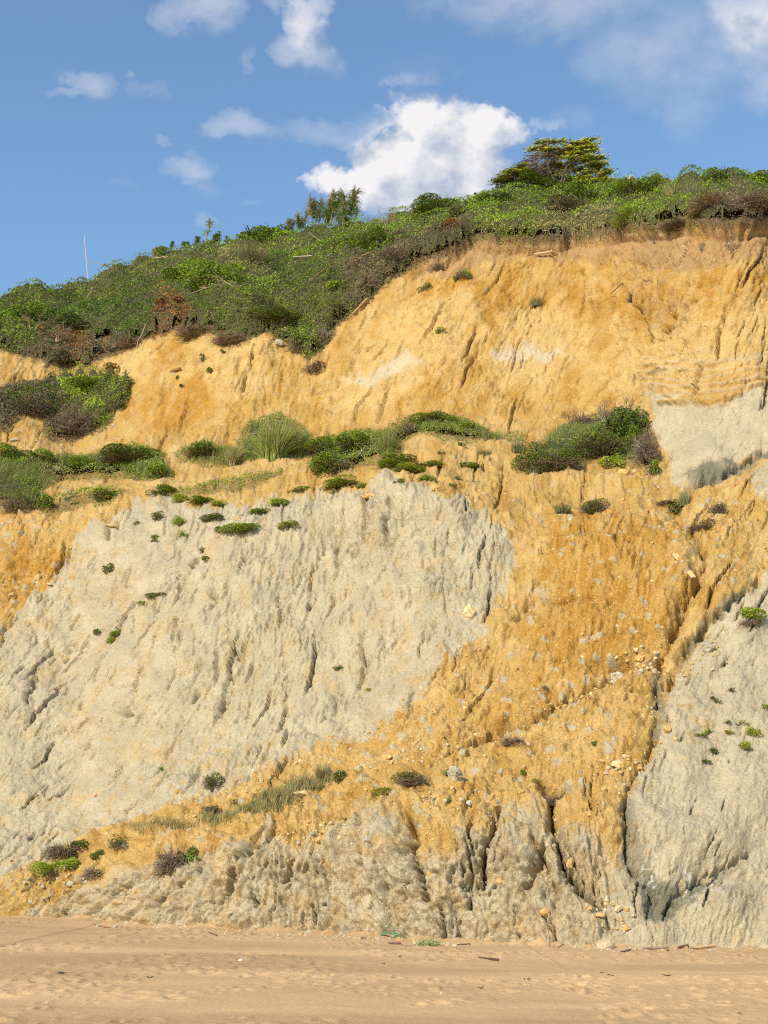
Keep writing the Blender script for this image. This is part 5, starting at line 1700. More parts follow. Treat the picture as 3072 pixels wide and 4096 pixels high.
boulders = [
    (883, 918, 26, 24, C_BRN, 'round brown boulder resting behind the terrace shrubs'), (986, 1690, 40, 32, C_GREY, 'large angular grey boulder in the middle of the debris fan'), (1013, 1340, 30, 38, C_PALE, 'pale yellow block standing at the border of grey and ochre'),
    (940, 1076, 22, 20, C_YEL, 'yellow fibrous block right of the grey pinnacles'), (1332, 1466, 34, 26, C_GREY, 'grey boulder at the top of the diagonal stony channel'), (181, 1214, 16, 18, C_YEL, 'upright yellow block on the left grey border'), (82, 1250, 22, 20, C_YEL, 'tilted yellow block on the left ochre slope'),
    (27, 1288, 26, 16, C_YEL, 'flat-topped yellow block at the left edge'), (246, 1146, 32, 8, C_PALE, 'thin pale slab under the clay notch on the left'), (108, 1264, 16, 6, C_PALE, 'thin pale slab right of the tilted yellow block'), (514, 1122, 16, 12, C_YEL, 'yellow block on the upper grey clay'),
    (660, 1740, 42, 15, C_PALE, 'long flat yellow slab at the upper ridge'), (566, 1862, 16, 13, C_YEL, 'yellow block on the low bluff face'), (936, 1902, 14, 20, C_YEL, 'upright yellow stone right of the deep central gully'), (706, 1836, 24, 12, C_YEL, 'long yellow stone high on the low bluff'), (1079, 1904, 15, 24, C_YEL, 'tall yellow stone wedged beside the third gully'),
    (1402, 1430, 30, 22, C_BRN, 'brown boulder near the wet clay channel'), (1381, 1416, 24, 18, C_YEL, 'yellow boulder left of the brown one by the wet channel'), (1336, 1668, 30, 18, C_PALE, 'pale cracked stone over the right gully'), (1442, 1584, 18, 15, C_YEL, 'yellow stone right of the narrow dark cleft'),
    (1234, 1880, 17, 24, C_YEL, 'big yellow stone stuck in the right gully'), (1271, 1786, 15, 14, C_YEL, 'yellow stone on the rib right of the gully'), (1306, 1722, 16, 14, C_YEL, 'yellow stone at the top of the right rib'), (1181, 1982, 24, 18, C_YEL, 'rounded yellow stone low in the bluff foot'), (1301, 1990, 24, 11, C_YEL, 'flat yellow stone at the gully mouth'),
    (1336, 1976, 20, 14, C_PALE, 'pale stone above the flat one at the gully mouth'), (1279, 1978, 13, 11, C_YEL, 'small yellow stone left of the flat one at the gully mouth'), (1354, 2012, 18, 14, C_YEL, 'bright yellow stone among grey rubble at the cliff foot'), (271, 1834, 18, 15, C_GREY, 'grey stone on the low left ridge'),
    (157, 1914, 20, 15, C_GREY, 'grey clay clod on the low left lip'), (178, 1905, 12, 12, C_GREY, 'small grey clod right of the larger one on the lip'), (203, 1717, 10, 8, C_RED, 'rust-red stone on the lower grey clay'), (68, 1954, 11, 9, C_GREY, 'small grey stone low at the left bluff'), (27, 1869, 8, 5, C_RED, 'tiny orange stone on the left grey slope'),
    (820, 1840, 16, 14, C_GREY, 'grey angular stone high on the low bluff'), (1015, 1745, 16, 14, C_GREY, 'pale grey stone at the head of the central gully'), (1530, 1405, 34, 22, C_GREY, 'smooth grey clod ringed by yellow rubble on the right face'), (1350, 1035, 32, 22, C_YEL, 'sandy block in front of the island thicket'), (1373, 1028, 14, 10, C_PALE, 'pale stone right of the sandy block'),
    (635, 1012, 18, 8, C_PALE, 'pale stone on the terrace path'), (740, 941, 26, 9, C_PALE, 'pale rubble block at the foot of the upper wall'), (603, 752, 22, 16, C_GREY, 'grey boulder at the head of the middle knoll'), (660, 745, 12, 9, C_PALE, 'pale stone under the dry bush'), (30, 962, 22, 10, C_GREY, 'grey stone at the left end of the terrace'),
    (247, 925, 9, 7, C_GREY, 'small grey stone at the foot of the deep ochre face'), (800, 1078, 34, 14, C_YEL, 'yellow clod ledge left of the first pinnacle'), (1460, 1605, 12, 9, C_PALE, 'pale stone below the cleft on the right'), (1290, 1395, 12, 14, C_YEL, 'upright yellow splinter on the deep ochre slope'),
]
for (x, y, w, h, c, lab) in boulders:
    rock_thing(x, y, w, h, c, lab, 'boulder' if w > 20 else 'stone', 'boulder' if w > 20 else 'stone')

rock_meshes = []
for i, c in enumerate([C_YEL, C_PALE, C_GREY, C_YEL, C_OCH, C_GREY, C_PALE, C_BRN]):
    v, f = rock_shape(500 + i, 1, 1.0, .25)
    r_ = np.random.default_rng(i)
    rock_meshes.append(np_mesh('stone', v, f, col=np.array(c) * (1 + .1 * r_.normal(size=(len(v), 1))), mat=M_rock))

rock_zones = [   # cx, cy, rx, ry, angle, count, sizes, mesh choice, label, group
    (1385, 1425, 60, 26, 0, 30, (9, 17), (0, 1, 2, 3, 5), 'heap above the cleft', 'stones heaped above the narrow cleft'),
    (1250, 1500, 130, 14, -.42, 34, (7, 13), (0, 1, 3, 5), 'diagonal stony channel', 'stones along the diagonal channel'),
    (900, 1625, 110, 22, -.40, 26, (7, 13), (0, 1, 3, 2), 'upper debris border', 'stones on the upper border of the debris fan'),
    (1335, 1670, 50, 20, -.2, 30, (8, 15), (0, 1, 2, 3), 'pile between right gullies', 'stones piled between the right gullies'),
    (700, 1820, 120, 24, 0, 34, (7, 14), (0, 1, 3, 2), 'low bluff crest', 'stones along the crest of the low bluff'),
    (1000, 1740, 110, 34, 0, 30, (6, 12), (0, 1, 2, 3), 'lower debris fan', 'stones in the lower debris fan'),
    (1320, 1985, 60, 34, .3, 34, (7, 14), (0, 1, 2, 5, 6), 'right gully mouth', 'stones at the gully mouth'),
    (1510, 1420, 40, 60, .5, 26, (6, 11), (0, 1, 3), 'wet channel bank', 'stones beside the wet channel'),
    (1185, 1790, 22, 50, 0, 12, (7, 13), (0, 2, 5), 'right gully', 'stones in the right gully'),
    (120, 1905, 110, 12, -.15, 18, (7, 12), (0, 2, 5), 'low left lip', 'clods on the low left lip'),
]
for (cx, cy, rx, ry, ang, n, sz, mi, lab, grp) in rock_zones:
    for _ in range(n):
        a, q = random.uniform(0, 6.283), math.sqrt(random.random())
        ex, ey = rx * q * math.cos(a), ry * q * math.sin(a)
        x, y = cx + ex * math.cos(ang) - ey * math.sin(ang), cy + ex * math.sin(ang) + ey * math.cos(ang)
        w = sz[0] + (sz[1] - sz[0]) * random.random() ** 2
        mi_ = random.choice(mi)
        hue = ('deep yellow', 'pale', 'grey', 'yellow', 'orange', 'dark grey', 'cream', 'brown')[mi_]
        t_ = (w - sz[0]) / (sz[1] - sz[0])
        big_ = 'tiny' if t_ < .06 else 'small' if t_ < .3 else 'middling' if t_ < .62 else 'large'
        hx, vy = (x - cx) / rx, (y - cy - math.tan(ang) * (x - cx)) / ry
        where = 'far left' if hx < -.55 else 'left part' if hx < -.15 else 'middle' if hx < .15 else 'right part' if hx < .55 else 'far right'
        row_ = 'upper ' if vy < -.25 else 'lower ' if vy > .25 else ''
        lab_ = '%s %s stone at the %s%s of the %s' % (big_, hue, row_, where, lab)
        rock_thing(x, y, w, w * random.uniform(.6, .95), None, lab_, 'stone', 'stone', grp, mesh=rock_meshes[mi_], rot=(random.uniform(0, 6), random.uniform(-.5, .5), random.uniform(0, 6)))


def rubble(name, n, weight, label, sz, cols, w, seed, pos=None):
    """small stones nobody could count, one mesh"""
    r_ = np.random.default_rng(seed)
    if pos is None:
        x = r_.uniform(-40, 1700, n)
        y = r_.uniform(880, 2045, n)
        fr, fc = gi_(x, y)
        keep = r_.uniform(0, 1, n) < gsamp(weight, fr, fc)
        fr, fc = fr[keep], fc[keep]
        c = gsamp(PD, fr, fc)
    else:
        c = pos
    n = len(c)
    s = sz[0] * (1 - r_.uniform(0, 1, n)) ** (-1 / 2.6)
    s = np.minimum(s, sz[1]) * c[:, 1] / PXM
    protos_ = [rock_shape(900 + i, 0, .8, .5) for i in range(8)]
    Vs, Fs, Cs, o_ = [], [], [], 0
    kk = r_.integers(0, 8, n)
    col = vary(cols, w, n, r_, .14)
    for i in range(8):
        idx = np.nonzero(kk == i)[0]
        if not len(idx):
            continue
        v, f = protos_[i]
        q = unit(r_.normal(size=(len(idx), 4)))
        a, b_, c_, d = q.T
        Rm = np.stack([1 - 2 * (c_ * c_ + d * d), 2 * (b_ * c_ - d * a), 2 * (b_ * d + c_ * a), 2 * (b_ * c_ + d * a), 1 - 2 * (b_ * b_ + d * d), 2 * (c_ * d - b_ * a), 2 * (b_ * d - c_ * a), 2 * (c_ * d + b_ * a), 1 - 2 * (b_ * b_ + c_ * c_)], -1).reshape(-1, 3, 3)
        V = np.einsum('nij,kj->nki', Rm, v) * s[idx, None, None] + c[idx][:, None] + np.array([0, .02, -.01])
        F = (f[None] + (np.arange(len(idx)) * len(v))[:, None, None] + o_).reshape(-1, 3)
        Vs.append(V.reshape(-1, 3))
        Fs.append(F)
        Cs.append(np.repeat(col[idx], len(v), 0))
        o_ += len(idx) * len(v)
    me_ = np_mesh(name, np.concatenate(Vs), np.concatenate(Fs), col=np.concatenate(Cs), mat=M_rock)
    o = link(name, me_)
    tag(o, label, 'rubble', None, 'stuff')
    print(name, n)


edge_l = lmask([(1050, 1380), (945, 1455), (850, 1550), (700, 1620), (560, 1695), (400, 1745), (250, 1805)], 26, 1, True)
chan = lmask([(1345, 1445), (1235, 1498), (1080, 1570), (930, 1630)], 18, 1, True)
chan2 = lmask([(1450, 1345), (1420, 1470), (1414, 1600), (1350, 1700)], 22, 1, True)
wgt = np.clip((debris - .25) * 1.1, 0, 1) ** 1.4 * (1 - .7 * grey) * (1 - veg) * sstep(-.5, .5, fbm(DX / 30, DY / 24, 3, 401)) * .5
wgt = np.clip(wgt + .5 * edge_l + .9 * chan + .6 * chan2, 0, 1) * (1 - wet * .7) * sstep(0, .02, tt)[:, None]
rubble('debris_rubble', 36000, wgt, 'countless small ochre and grey stones scattered over the landslip debris', (3.3, 11), [C_YEL, C_PALE, C_GREY, C_OCH, C_BRN], [6, 2, 2, 2, 1.2], 41)
wg2 = grey * (1 - veg) * .5 * sstep(.1, .5, fbm(DX / 24, DY / 20, 3, 403)) * sstep(0, .02, tt)[:, None]
rubble('clay_crumbs', 7000, wg2, 'small crumbs of dry clay and sandstone on the grey slopes', (1.8, 4.5), [C_GREY, C_PALE, C_YEL], [7, 1, 1.3], 43)
wg3 = np.clip(lmask([(880, 620), (1000, 590), (1200, 590), (1300, 600)], 16, 1, True) + .5 * (1 - veg) * sstep(.15, .5, fbm(DX / 30, DY / 20, 3, 405)), 0, 1) * (1 - grey)
r_ = np.random.default_rng(5)
xx, yy_ = r_.uniform(250, 1700, 12000), r_.uniform(575, 950, 12000)
fr, fc = gi_(xx, yy_)
kp = r_.uniform(0, 1, len(xx)) < gsamp(wg3 * (1 - veg), fr, fc)
rubble('cliff_pebbles', 0, None, 'pale pebbles weathering out of the upper ochre cliff', (1.5, 3.6), [C_PALE, (.62, .52, .36), C_YEL], [5, 3, 2], 45, pos=gsamp(PD, fr[kp], fc[kp]))
# pebble strips where the bluff meets the sand
pts = []
for (x0, x1, dy, n) in ((300, 385, 0, 260), (440, 640, 0, 700), (640, 960, 2, 420), (1100, 1659, 0, 700), (0, 300, -2, 160)):
    for _ in range(n):
        x = r_.uniform(x0, x1)
        pts.append(beach_at(x, poly1(base_line, x) + dy + r_.normal(0, 4.5) - 1))
pt2 = []
for _ in range(330):
    x = r_.choice([r_.uniform(0, 1659), r_.uniform(1230, 1500), r_.uniform(600, 1000)])
    pt2.append(beach_at(x, poly1(base_line, x) - 3 + abs(r_.normal(0, 5))))
rubble('foot_clods', 0, None, 'fallen clay clods and stones lying along the foot of the bluff', (4.2, 15), [C_GREY, C_PALE, C_YEL], [6, 2, 1.5], 49, pos=np.array(pt2))
rubble('foot_pebbles', 0, None, 'yellow and grey pebbles gathered where the bluff meets the sand', (1.7, 5.5), [C_YEL, C_PALE, C_GREY, C_BRN], [4, 3, 3, 1], 47, pos=np.array(pts))


# ------------------------------------------------------------------ sticks, canes, timber
def world_between(a, b_, on='cliff', dy_=-.25):
    f_ = beach_at if on == 'beach' else at
    pa = f_(*a) + (Vector((0, 0, can_lift(*a, .95))) if on == 'cliff' else Vector((0, 0, 0)))
    if b_ is None:
        return pa
    if on == 'up':                       # a free-standing cane: both ends in the upright plane at the foot
        foot_ = at(*b_) + Vector((0, -.3, can_lift(*b_, .9)))
        q = pix_dir(*a)
        return Vector((q[0] * (foot_.y - .1), foot_.y - .1, CAM_H + q[1] * (foot_.y - .1))), foot_ + Vector((0, -.1, -.15))
    pb = f_(*b_) + (Vector((0, 0, can_lift(*b_, .95))) if on == 'cliff' else Vector((0, 0, 0)))
    return pa + Vector((0, dy_, .05 if on != 'beach' else 0)), pb + Vector((0, dy_, .05 if on != 'beach' else 0))


def stick(a, b_, wd, col, label, name='stick', cat='stick', on='cliff', wob=.05, sides=6, taper=(1, .9, .55), group=None, branches=0, dy_=-.25):
    pa, pb = world_between(a, b_, on, dy_)
    org = (pa + pb) / 2
    L_ = (pb - pa).length
    u = upx(pa)
    k_ = 7
    P = []
    for i in range(k_):
        t = i / (k_ - 1)
        p = pb.lerp(pa, t) - org + Vector([random.gauss(0, wob * L_ * .35) for _ in range(3)]) * math.sin(t * math.pi)
        P.append(p)
    if on == 'beach':
        for p in P:
            p.z = zbeach(np.array([org.x + p.x]), np.array([org.y + p.y]))[0] - org.z + wd * u * .35 + .015
    lst = [tube(P, [wd * u * .5 * t for t in taper], sides, col)]
    for j in range(branches):
        i = random.randint(2, k_ - 2)
        d = (P[-1] - P[0]).normalized() + Vector([random.gauss(0, .6) for _ in range(3)])
        if on == 'beach':
            d.z = abs(d.z) * .2
        q = [P[i] + d * L_ * .28 * s for s in (0, .4, .7, 1)]
        lst.append(tube(q, [wd * u * .3, wd * u * .12], 5, col))
    o = bpy.data.objects.new(name, mesh_of(name, join(lst), M_wood))
    COL.objects.link(o)
    o.location = org
    tag(o, label, cat, group)
    return o


C_CANE, C_DRIFT, C_REDW, C_DKW = (.42, .30, .20), (.26, .19, .14), (.24, .11, .06), (.12, .08, .055)
stick((182, 508), (191, 628), 1.9, (.50, .36, .30), 'tall bare cane rising above the left skyline', 'bare_cane', 'cane', 'up', .004)
stick((197, 565), (240, 609), 1.8, C_CANE, 'leaning bare cane just right of the tall one', 'bare_cane', 'cane', 'up', .01)
for a, b_, lab in [((203, 618), (178, 674), 'dead cane fallen across the scrub under the tall cane'), ((206, 636), (199, 664), 'short dead cane in the dark scrub below the tall cane'), ((221, 632), (208, 664), 'short dead cane right of its neighbour in the dark scrub'),
                   ((302, 592), (289, 638), 'thin dead cane on the olive scrub left of the sunlit bush'), ((338, 563), (321, 593), 'thin dead cane near the skyline above the olive scrub'), ((228, 590), (222, 607), 'short dead cane beside the foot of the leaning cane'),
                   ((666, 501), (694, 536), 'pale broken cane leaning below the reed clumps'), ((655, 546), (662, 560), 'tiny pale cane in the scrub below the reeds')]:
    stick(a, b_, 1.5, C_CANE, lab, 'dead_cane', 'cane', 'up', .02)
stick((328, 588), (367, 588), 2.4, C_CANE, 'fallen pale cane lying level above the sunlit bush', 'fallen_cane', 'cane', dy_=-.9)
stick((433, 660), (525, 652), 3.0, (.38, .28, .20), 'long bare fallen branch in the middle of the left slope', 'fallen_branch', 'branch', dy_=-.9, branches=4, wob=.12)
stick((634, 599), (676, 586), 2.2, (.50, .42, .33), 'pale pole lying on the scrub beneath the reeds', 'pale_pole', 'pole', dy_=-.9, wob=.01)
stick((281, 785), (316, 722), 1.6, C_CANE, 'thin pale cane lying across the left knoll', 'thin_cane', 'cane')
stick((753, 616), (800, 594), 3.0, (.34, .19, .10), 'bowed brown root bridging the dark hollow', 'bowed_root', 'root', dy_=-.8, wob=.16, branches=2)
stick((664, 644), (702, 622), 2.0, (.34, .20, .11), 'thin root along the small bare window in the scrub', 'thin_root', 'root', dy_=-.7, wob=.1)
stick((752, 694), (794, 656), 6.5, (.40, .25, .10), 'long earthy trunk lying on the diagonal edge', 'earthy_trunk', 'log', dy_=-.35, wob=.02)
stick((368, 806), (390, 799), 7.0, (.30, .15, .06), 'short brown log on the middle ochre slope', 'short_log', 'log', dy_=-.2, wob=.03)
stick((1319, 643), (1344, 616), 2.6, C_DKW, 'dark stick slanting left of the scraggy tuft', 'dark_stick', 'stick', wob=.03, branches=1)
stick((1364, 836), (1371, 812), 1.6, C_DKW, 'thin dark twig behind the island thicket', 'dark_twig', 'stick')
stick((1400, 1030), (1418, 1056), 2.0, C_CANE, 'bare branch on the ground right of the island thicket', 'bare_branch', 'branch', branches=2)
stick((640, 1744), (690, 1715), 2.0, C_DKW, 'thin dark root above the flat yellow slab', 'thin_root', 'root', branches=2, wob=.1)
stick((895, 1722), (912, 1708), 1.8, C_DKW, 'dark twig below the wide twiggy shrub', 'dark_twig', 'stick', branches=2)
stick((1033, 2069), (1075, 2075), 5.2, C_DKW, 'dark driftwood stick lying alone on the sand', 'driftwood_stick', 'driftwood', 'beach', .03)
stick((983, 2041), (1015, 2040), 3.2, C_DKW, 'thin dark stick at the sand edge left of the muddy mound', 'driftwood_stick', 'driftwood', 'beach', .03)
stick((841, 2038), (866, 2038), 6.0, (.22, .13, .08), 'knotty driftwood chunk below the green net', 'driftwood_chunk', 'driftwood', 'beach', .06, branches=1)
stick((866, 2041), (906, 2045), 2.6, C_DRIFT, 'thin bent driftwood under the yellowish net', 'driftwood_stick', 'driftwood', 'beach', .06)
stick((1386, 2045), (1441, 2048), 7.5, C_DRIFT, 'long grey driftwood log at the cliff foot', 'driftwood_log', 'driftwood', 'beach', .03)
stick((1461, 2043), (1482, 2042), 7.0, C_REDW, 'short reddish log right of the long grey one', 'reddish_log', 'driftwood', 'beach', .02, taper=(1, 1, .9))
stick((1489, 2040), (1542, 2044), 3.2, (.30, .19, .14), 'forked driftwood branch right of the reddish log', 'forked_branch', 'driftwood', 'beach', .08, branches=3)
stick((1336, 2044), (1358, 2047), 4.0, (.20, .14, .11), 'dark stick beside the sand cone', 'dark_stick', 'driftwood', 'beach', .05)
stick((1487, 2050), (1505, 2051), 4.0, C_DKW, 'small dark stick under the forked branch', 'dark_stick', 'driftwood', 'beach', .05)
stick((203, 1994), (240, 1996), 2.4, (.30, .13, .06), 'thin red-brown stick on the sand at the left foot', 'thin_stick', 'driftwood', 'beach', .04)
stick((1203, 2041), (1220, 2036), 2.4, C_CANE, 'short pale stick near the upright twig', 'pale_stick', 'driftwood', 'beach', .05)
stick((452, 2004), (470, 2006), 3.0, C_DKW, 'small dark stick by the left pebble strip', 'dark_stick', 'driftwood', 'beach', .05)
stick((1045, 2026), (1066, 2031), 2.4, C_DKW, 'small slanting stick right of the nets', 'dark_stick', 'driftwood', 'beach', .05)
p = beach_at(1187, 2044)
tp = Vector((p.x - .01, p.y - .05, p.z + 42 * upx(p)))
o = bpy.data.objects.new('upright_twig', mesh_of('upright_twig', tube([Vector((0, 0, -.1)), Vector((.02, 0, .25)), Vector((-.01, 0, .5)), tp - p], [.022, .018, .012], 6, (.22, .12, .08)), M_wood))
COL.objects.link(o)
o.location = p
tag(o, 'thin upright twig stuck in the sand at the bluff foot', 'twig')

scraps = [(322, 2113, 9), (137, 2102, 13), (152, 2099, 8), (407, 2090, 9), (1299, 2102, 7), (1319, 2107, 8), (1441, 2108, 10), (1138, 2117, 10), (1189, 2117, 5), (828, 2082, 6), (862, 2068, 8), (785, 2026, 9), (340, 2105, 8), (1600, 2190, 8), (35, 2038, 10), (950, 2058, 8), (1040, 2135, 8)]
sl_labels = ['dark scrap low on the sand left of centre', 'dark wide scrap of seaweed on the left sand', 'small scrap touching the wide seaweed scrap', 'dark scrap right of the two left ones', 'hooked dark scrap on the right sand', 'hooked scrap just right of its twin', 'flat dark scrap on the right sand',
             'flat dark scrap left of the hooked twins', 'tiny scrap between the flat one and hooked twins', 'small scrap under the driftwood chunk', 'dark twig scrap left of the driftwood stick', 'small scrap at the sand edge left of the net', 'scrap just right of the low centre-left one', 'lone scrap near the lower right corner',
             'scrap near the left edge below the bluff', 'scrap above the driftwood stick', 'thin scrap on the sand below the driftwood stick']
for (x, y, w), lab in zip(scraps, sl_labels):
    p = beach_at(x, y)
    u = upx(p)
    r_ = np.random.default_rng(x)
    lst = []
    for j in range(4):
        q = [Vector((r_.normal(0, .25), r_.normal(0, .5), .12)) * w * u]
        for _ in range(4):
            q.append(q[-1] + Vector((r_.uniform(.05, .3) * (1 if j % 2 else -1), r_.normal(0, .2), r_.normal(.03, .08))) * w * u)
        lst.append(tube(q, [w * u * .10, w * u * .05], 5, (.07, .05, .04)))
    o = bpy.data.objects.new('seaweed_scrap', mesh_of('seaweed_scrap', join(lst), M_wood))
    COL.objects.link(o)
    o.location = p
    tag(o, lab, 'seaweed', 'dark scraps washed up on the sand')


def box_thing(a, b_, th, dep, col, label, name, cat, lift=.0, dy_=-.3):
    """sawn timber from a to b on the cliff, slightly worn"""
    pa, pb = at(*a), at(*b_)
    pa, pb = pa + Vector((0, dy_, lift)), pb + Vector((0, dy_, lift))
    u = upx(pa)
    c = (pa + pb) / 2
    d = (pb - pa)
    L_ = d.length
    d.normalize()
    n = Vector((0, -1, .8)).normalized()
    s = d.cross(n).normalized()
    n = s.cross(d)
    import bmesh
    bm = bmesh.new()
    bmesh.ops.create_cube(bm, size=1)
    bmesh.ops.subdivide_edges(bm, edges=bm.edges[:], cuts=3, use_grid_fill=True)
    for v in bm.verts:
        v.co = Vector((v.co.x * L_, v.co.y * th * u, v.co.z * dep * u))
        v.co += Vector((0, 1, .5)) * random.gauss(0, .018 * th * u)
    bmesh.ops.bevel(bm, geom=[e for e in bm.edges if e.calc_face_angle(0) > 1], offset=.012, segments=1, affect='EDGES')
    me_ = bpy.data.meshes.new(name)
    bm.to_mesh(me_)
    bm.free()
    at_ = me_.attributes.new('albedo', 'FLOAT_COLOR', 'POINT')
    g = 1 + .12 * np.sin(np.arange(len(me_.vertices)) * 1.7)
    c4 = np.ones((len(me_.vertices), 4), np.float32)
    c4[:, :3] = np.array(col) * g[:, None]
    at_.data.foreach_set('color', c4.ravel())
    me_.materials.append(M_wood)
    o = bpy.data.objects.new(name, me_)
    COL.objects.link(o)
    o.matrix_world = Matrix((d, s, n)).transposed().to_4x4()
    o.location = c
    tag(o, label, cat)
    return o


box_thing((1456, 1224), (1495, 1262), 11, 4, (.52, .36, .17), 'pale wooden plank lying at the edge of the ochre gully', 'wooden_plank', 'plank', .1, -.4)
box_thing((1154, 562), (1190, 559), 5, 5, (.46, .32, .17), 'sawn beam sticking out below the turf edge', 'sawn_beam', 'beam', 0, -.35)
box_thing((1190, 553), (1203, 552), 6, 5, (.40, .28, .15), 'short timber block right of the sawn beam', 'timber_block', 'beam', 0, -.35)

# rusty post on the skyline
p = at(1027, 452) + Vector((0, -.3, can_lift(1027, 452, .6)))
u = upx(p)
root = bpy.data.objects.new('rusty_post', None)
COL.objects.link(root)
root.location = p
tag(root, 'rusty iron post standing on the skyline among bushes', 'post')
link('shaft', mesh_of('shaft', tube([Vector((0, 0, -.3)), Vector((0, 0, 13 * u))], [2.3 * u, 2.3 * u], 10, (.14, .045, .025)), M_wood), root)
link('cap', mesh_of('cap', tube([Vector((0, 0, 13 * u)), Vector((0, 0, 15.5 * u))], [3.6 * u, 3.4 * u], 10, (.10, .035, .02)), M_wood), root)


# ------------------------------------------------------------------ nets, litter, sand cone
def net(x, y, w, h, n, cols, label, seed, tail=0, low=False):
    p = beach_at(x, y)
    u = upx(p)
    r_ = np.random.default_rng(seed)
    k_ = 26
    P = np.zeros((n, k_, 3))
    q = r_.normal(size=(n, 3)) * np.array([.28 * w, .2 * w, .25 * h])
    d = unit(r_.normal(size=(n, 3)))
    for j in range(k_):
        P[:, j] = q
        d = unit(d + r_.normal(size=(n, 3)) * .45 - q / np.array([w * .5, w * .4, h * .6]) * .35)
        q = q + d * np.array([1, 1, .6]) * w * .055
    if tail:
        m_ = n // 6
        t = np.linspace(0, 1, k_)
        P[:m_, :, 0] = -t * tail + r_.normal(0, 1.2, (m_, k_)).cumsum(1) * .25
        P[:m_, :, 1] = r_.normal(0, 1, (m_, k_)).cumsum(1) * .9
        P[:m_, :, 2] = h * .25 * (1 - t) + np.abs(r_.normal(0, .5, (m_, k_)))
    P[..., 2] = np.clip(P[..., 2] + h * .38, .6, None)
    P *= u
    v = ribbons(P, .42 * u * np.ones(n), vary(cols, [1] * len(cols), n, r_, .2), r_, 1)
    root = bpy.data.objects.new('fishing_net', None)
    COL.objects.link(root)
    root.location = p
    tag(root, label, 'net')
    link('twine', mesh_of('twine', v, M_wood), root)
    rp = [Vector((r_.uniform(-.5, .5) * w, r_.uniform(-.3, .3) * w, .25 * h + r_.uniform(0, .5) * h)) * u for _ in range(9)]
    link('rope', mesh_of('rope', tube(rp, [.8 * u, .8 * u], 5, cols[0]), M_wood), root)


net(872, 2026, 34, 18, 190, [(.03, .36, .20), (.05, .50, .30), (.02, .24, .14)], 'tangled bright green fishing net at the bluff foot', 3, tail=50)
net(925, 2034, 50, 11, 150, [(.30, .34, .12), (.40, .36, .16), (.16, .26, .10)], 'yellowish green net spread right of the bright green one', 4)
p = beach_at(1309, 2049)
rock_thing(1309, 2049, 44, 26, (.50, .38, .24), 'smooth cone of dry sand against the clay foot', 'sand_cone', 'sand heap', on=p, sink=.25, sub=3, rough=.04, rot=(0, 0, .3))
p = beach_at(520, 2077)
rock_thing(520, 2077, 10, 6, (.75, .73, .68), 'small white stone alone on the left sand', 'white_stone', 'stone', on=p, sink=.1, sub=1)
p = beach_at(1441, 2043)
rock_thing(1441, 2043, 9, 7, C_REDW, 'small red-brown lump left of the reddish log', 'wood_lump', 'driftwood', on=p, sink=.2, sub=1)
p = beach_at(1000, 2148 - 20)
rock_thing(953, 2147, 5, 3, (.72, .68, .6), 'tiny white shell on the sand below the nets', 'white_shell', 'shell', on=beach_at(953, 2147), sink=.1, sub=1)


# ------------------------------------------------------------------ reeds
def reed(x, y, h, n, plume, label, seed, w=24, dry=.3):
    p = at(x, y) + Vector((0, 0, can_lift(x, y, .5)))
    u = upx(p)
    h = h * vfac(p)
    r_ = np.random.default_rng(seed)
    root = bpy.data.objects.new('giant_reed', None)
    COL.objects.link(root)
    root.location = p + Vector((0, 0, -.1))
    tag(root, label, 'reed', 'giant reeds on the skyline')
    sts, blv, plv = [], [], []
    for i in range(n):
        bx = np.array([r_.normal(0, w * .28), r_.normal(0, w * .25), 0]) * u if n > 1 else np.zeros(3)
        hh = h * u * r_.uniform(.72, 1.0)
        ln_ = np.array([r_.normal(.05, .09), r_.normal(0, .08), 1]) * hh
        pts_ = [bx + ln_ * t + np.array([.10 * hh * t * t, 0, 0]) * r_.uniform(0, 1) for t in np.linspace(0, 1, 6)]
        sts.append(tube(pts_, [.9 * u, .45 * u], 5, (.22, .22, .08)))
        m_ = 64
        t = r_.uniform(.30, 1.0, m_) ** .6
        base_ = bx + ln_ * t[:, None]
        base_[:, 0] += .10 * hh * t ** 2 * .5
        az = r_.uniform(0, 6.283, m_)
        o_ = np.stack([np.cos(az), np.sin(az), np.zeros(m_)], -1)
        ll = hh * r_.uniform(.18, .34, m_)
        s = np.linspace(0, 1, 5)
        P = base_[:, None] + o_[:, None] * (ll[:, None] * s * .75)[..., None]
        P[..., 2] += ll[:, None] * (s * .9 - 1.0 * s ** 2.2)
        cols_ = np.where((r_.uniform(0, 1, (m_, 1)) < dry), np.array([STRAW]), np.where(r_.uniform(0, 1, (m_, 1)) < .6, np.array([(.10, .17, .035)]), np.array([MID])))
        blv.append(blades(P, 1.9 * u * np.ones(m_), cols_, r_))
        if plume:
            m_ = 60
            tp_ = bx + ln_
            s = np.linspace(0, 1, 4)
            az = r_.uniform(0, 6.283, m_)
            z0 = r_.uniform(-.22, .1, m_) * hh
            ll = hh * r_.uniform(.08, .15, m_)
            P = np.repeat((tp_ + np.stack([0 * z0, 0 * z0, z0], -1))[:, None], 4, 1)
            P = P + np.stack([np.cos(az)[:, None] * ll[:, None] * s * .45, np.sin(az)[:, None] * ll[:, None] * s * .45, ll[:, None] * (s * 1.1 - .3 * s ** 2)], -1)
            plv.append(blades(P, .9 * u * np.ones(m_), vary([(.24, .17, .09), (.32, .25, .12)], [1, 1], m_, r_), r_))
    link('stem', mesh_of('stem', join(sts), M_wood), root)
    link('leaf_blades', mesh_of('leaf_blades', join(blv), M_leaf), root)
    if plv:
        link('plume', mesh_of('plume', join(plv), M_leaf), root)


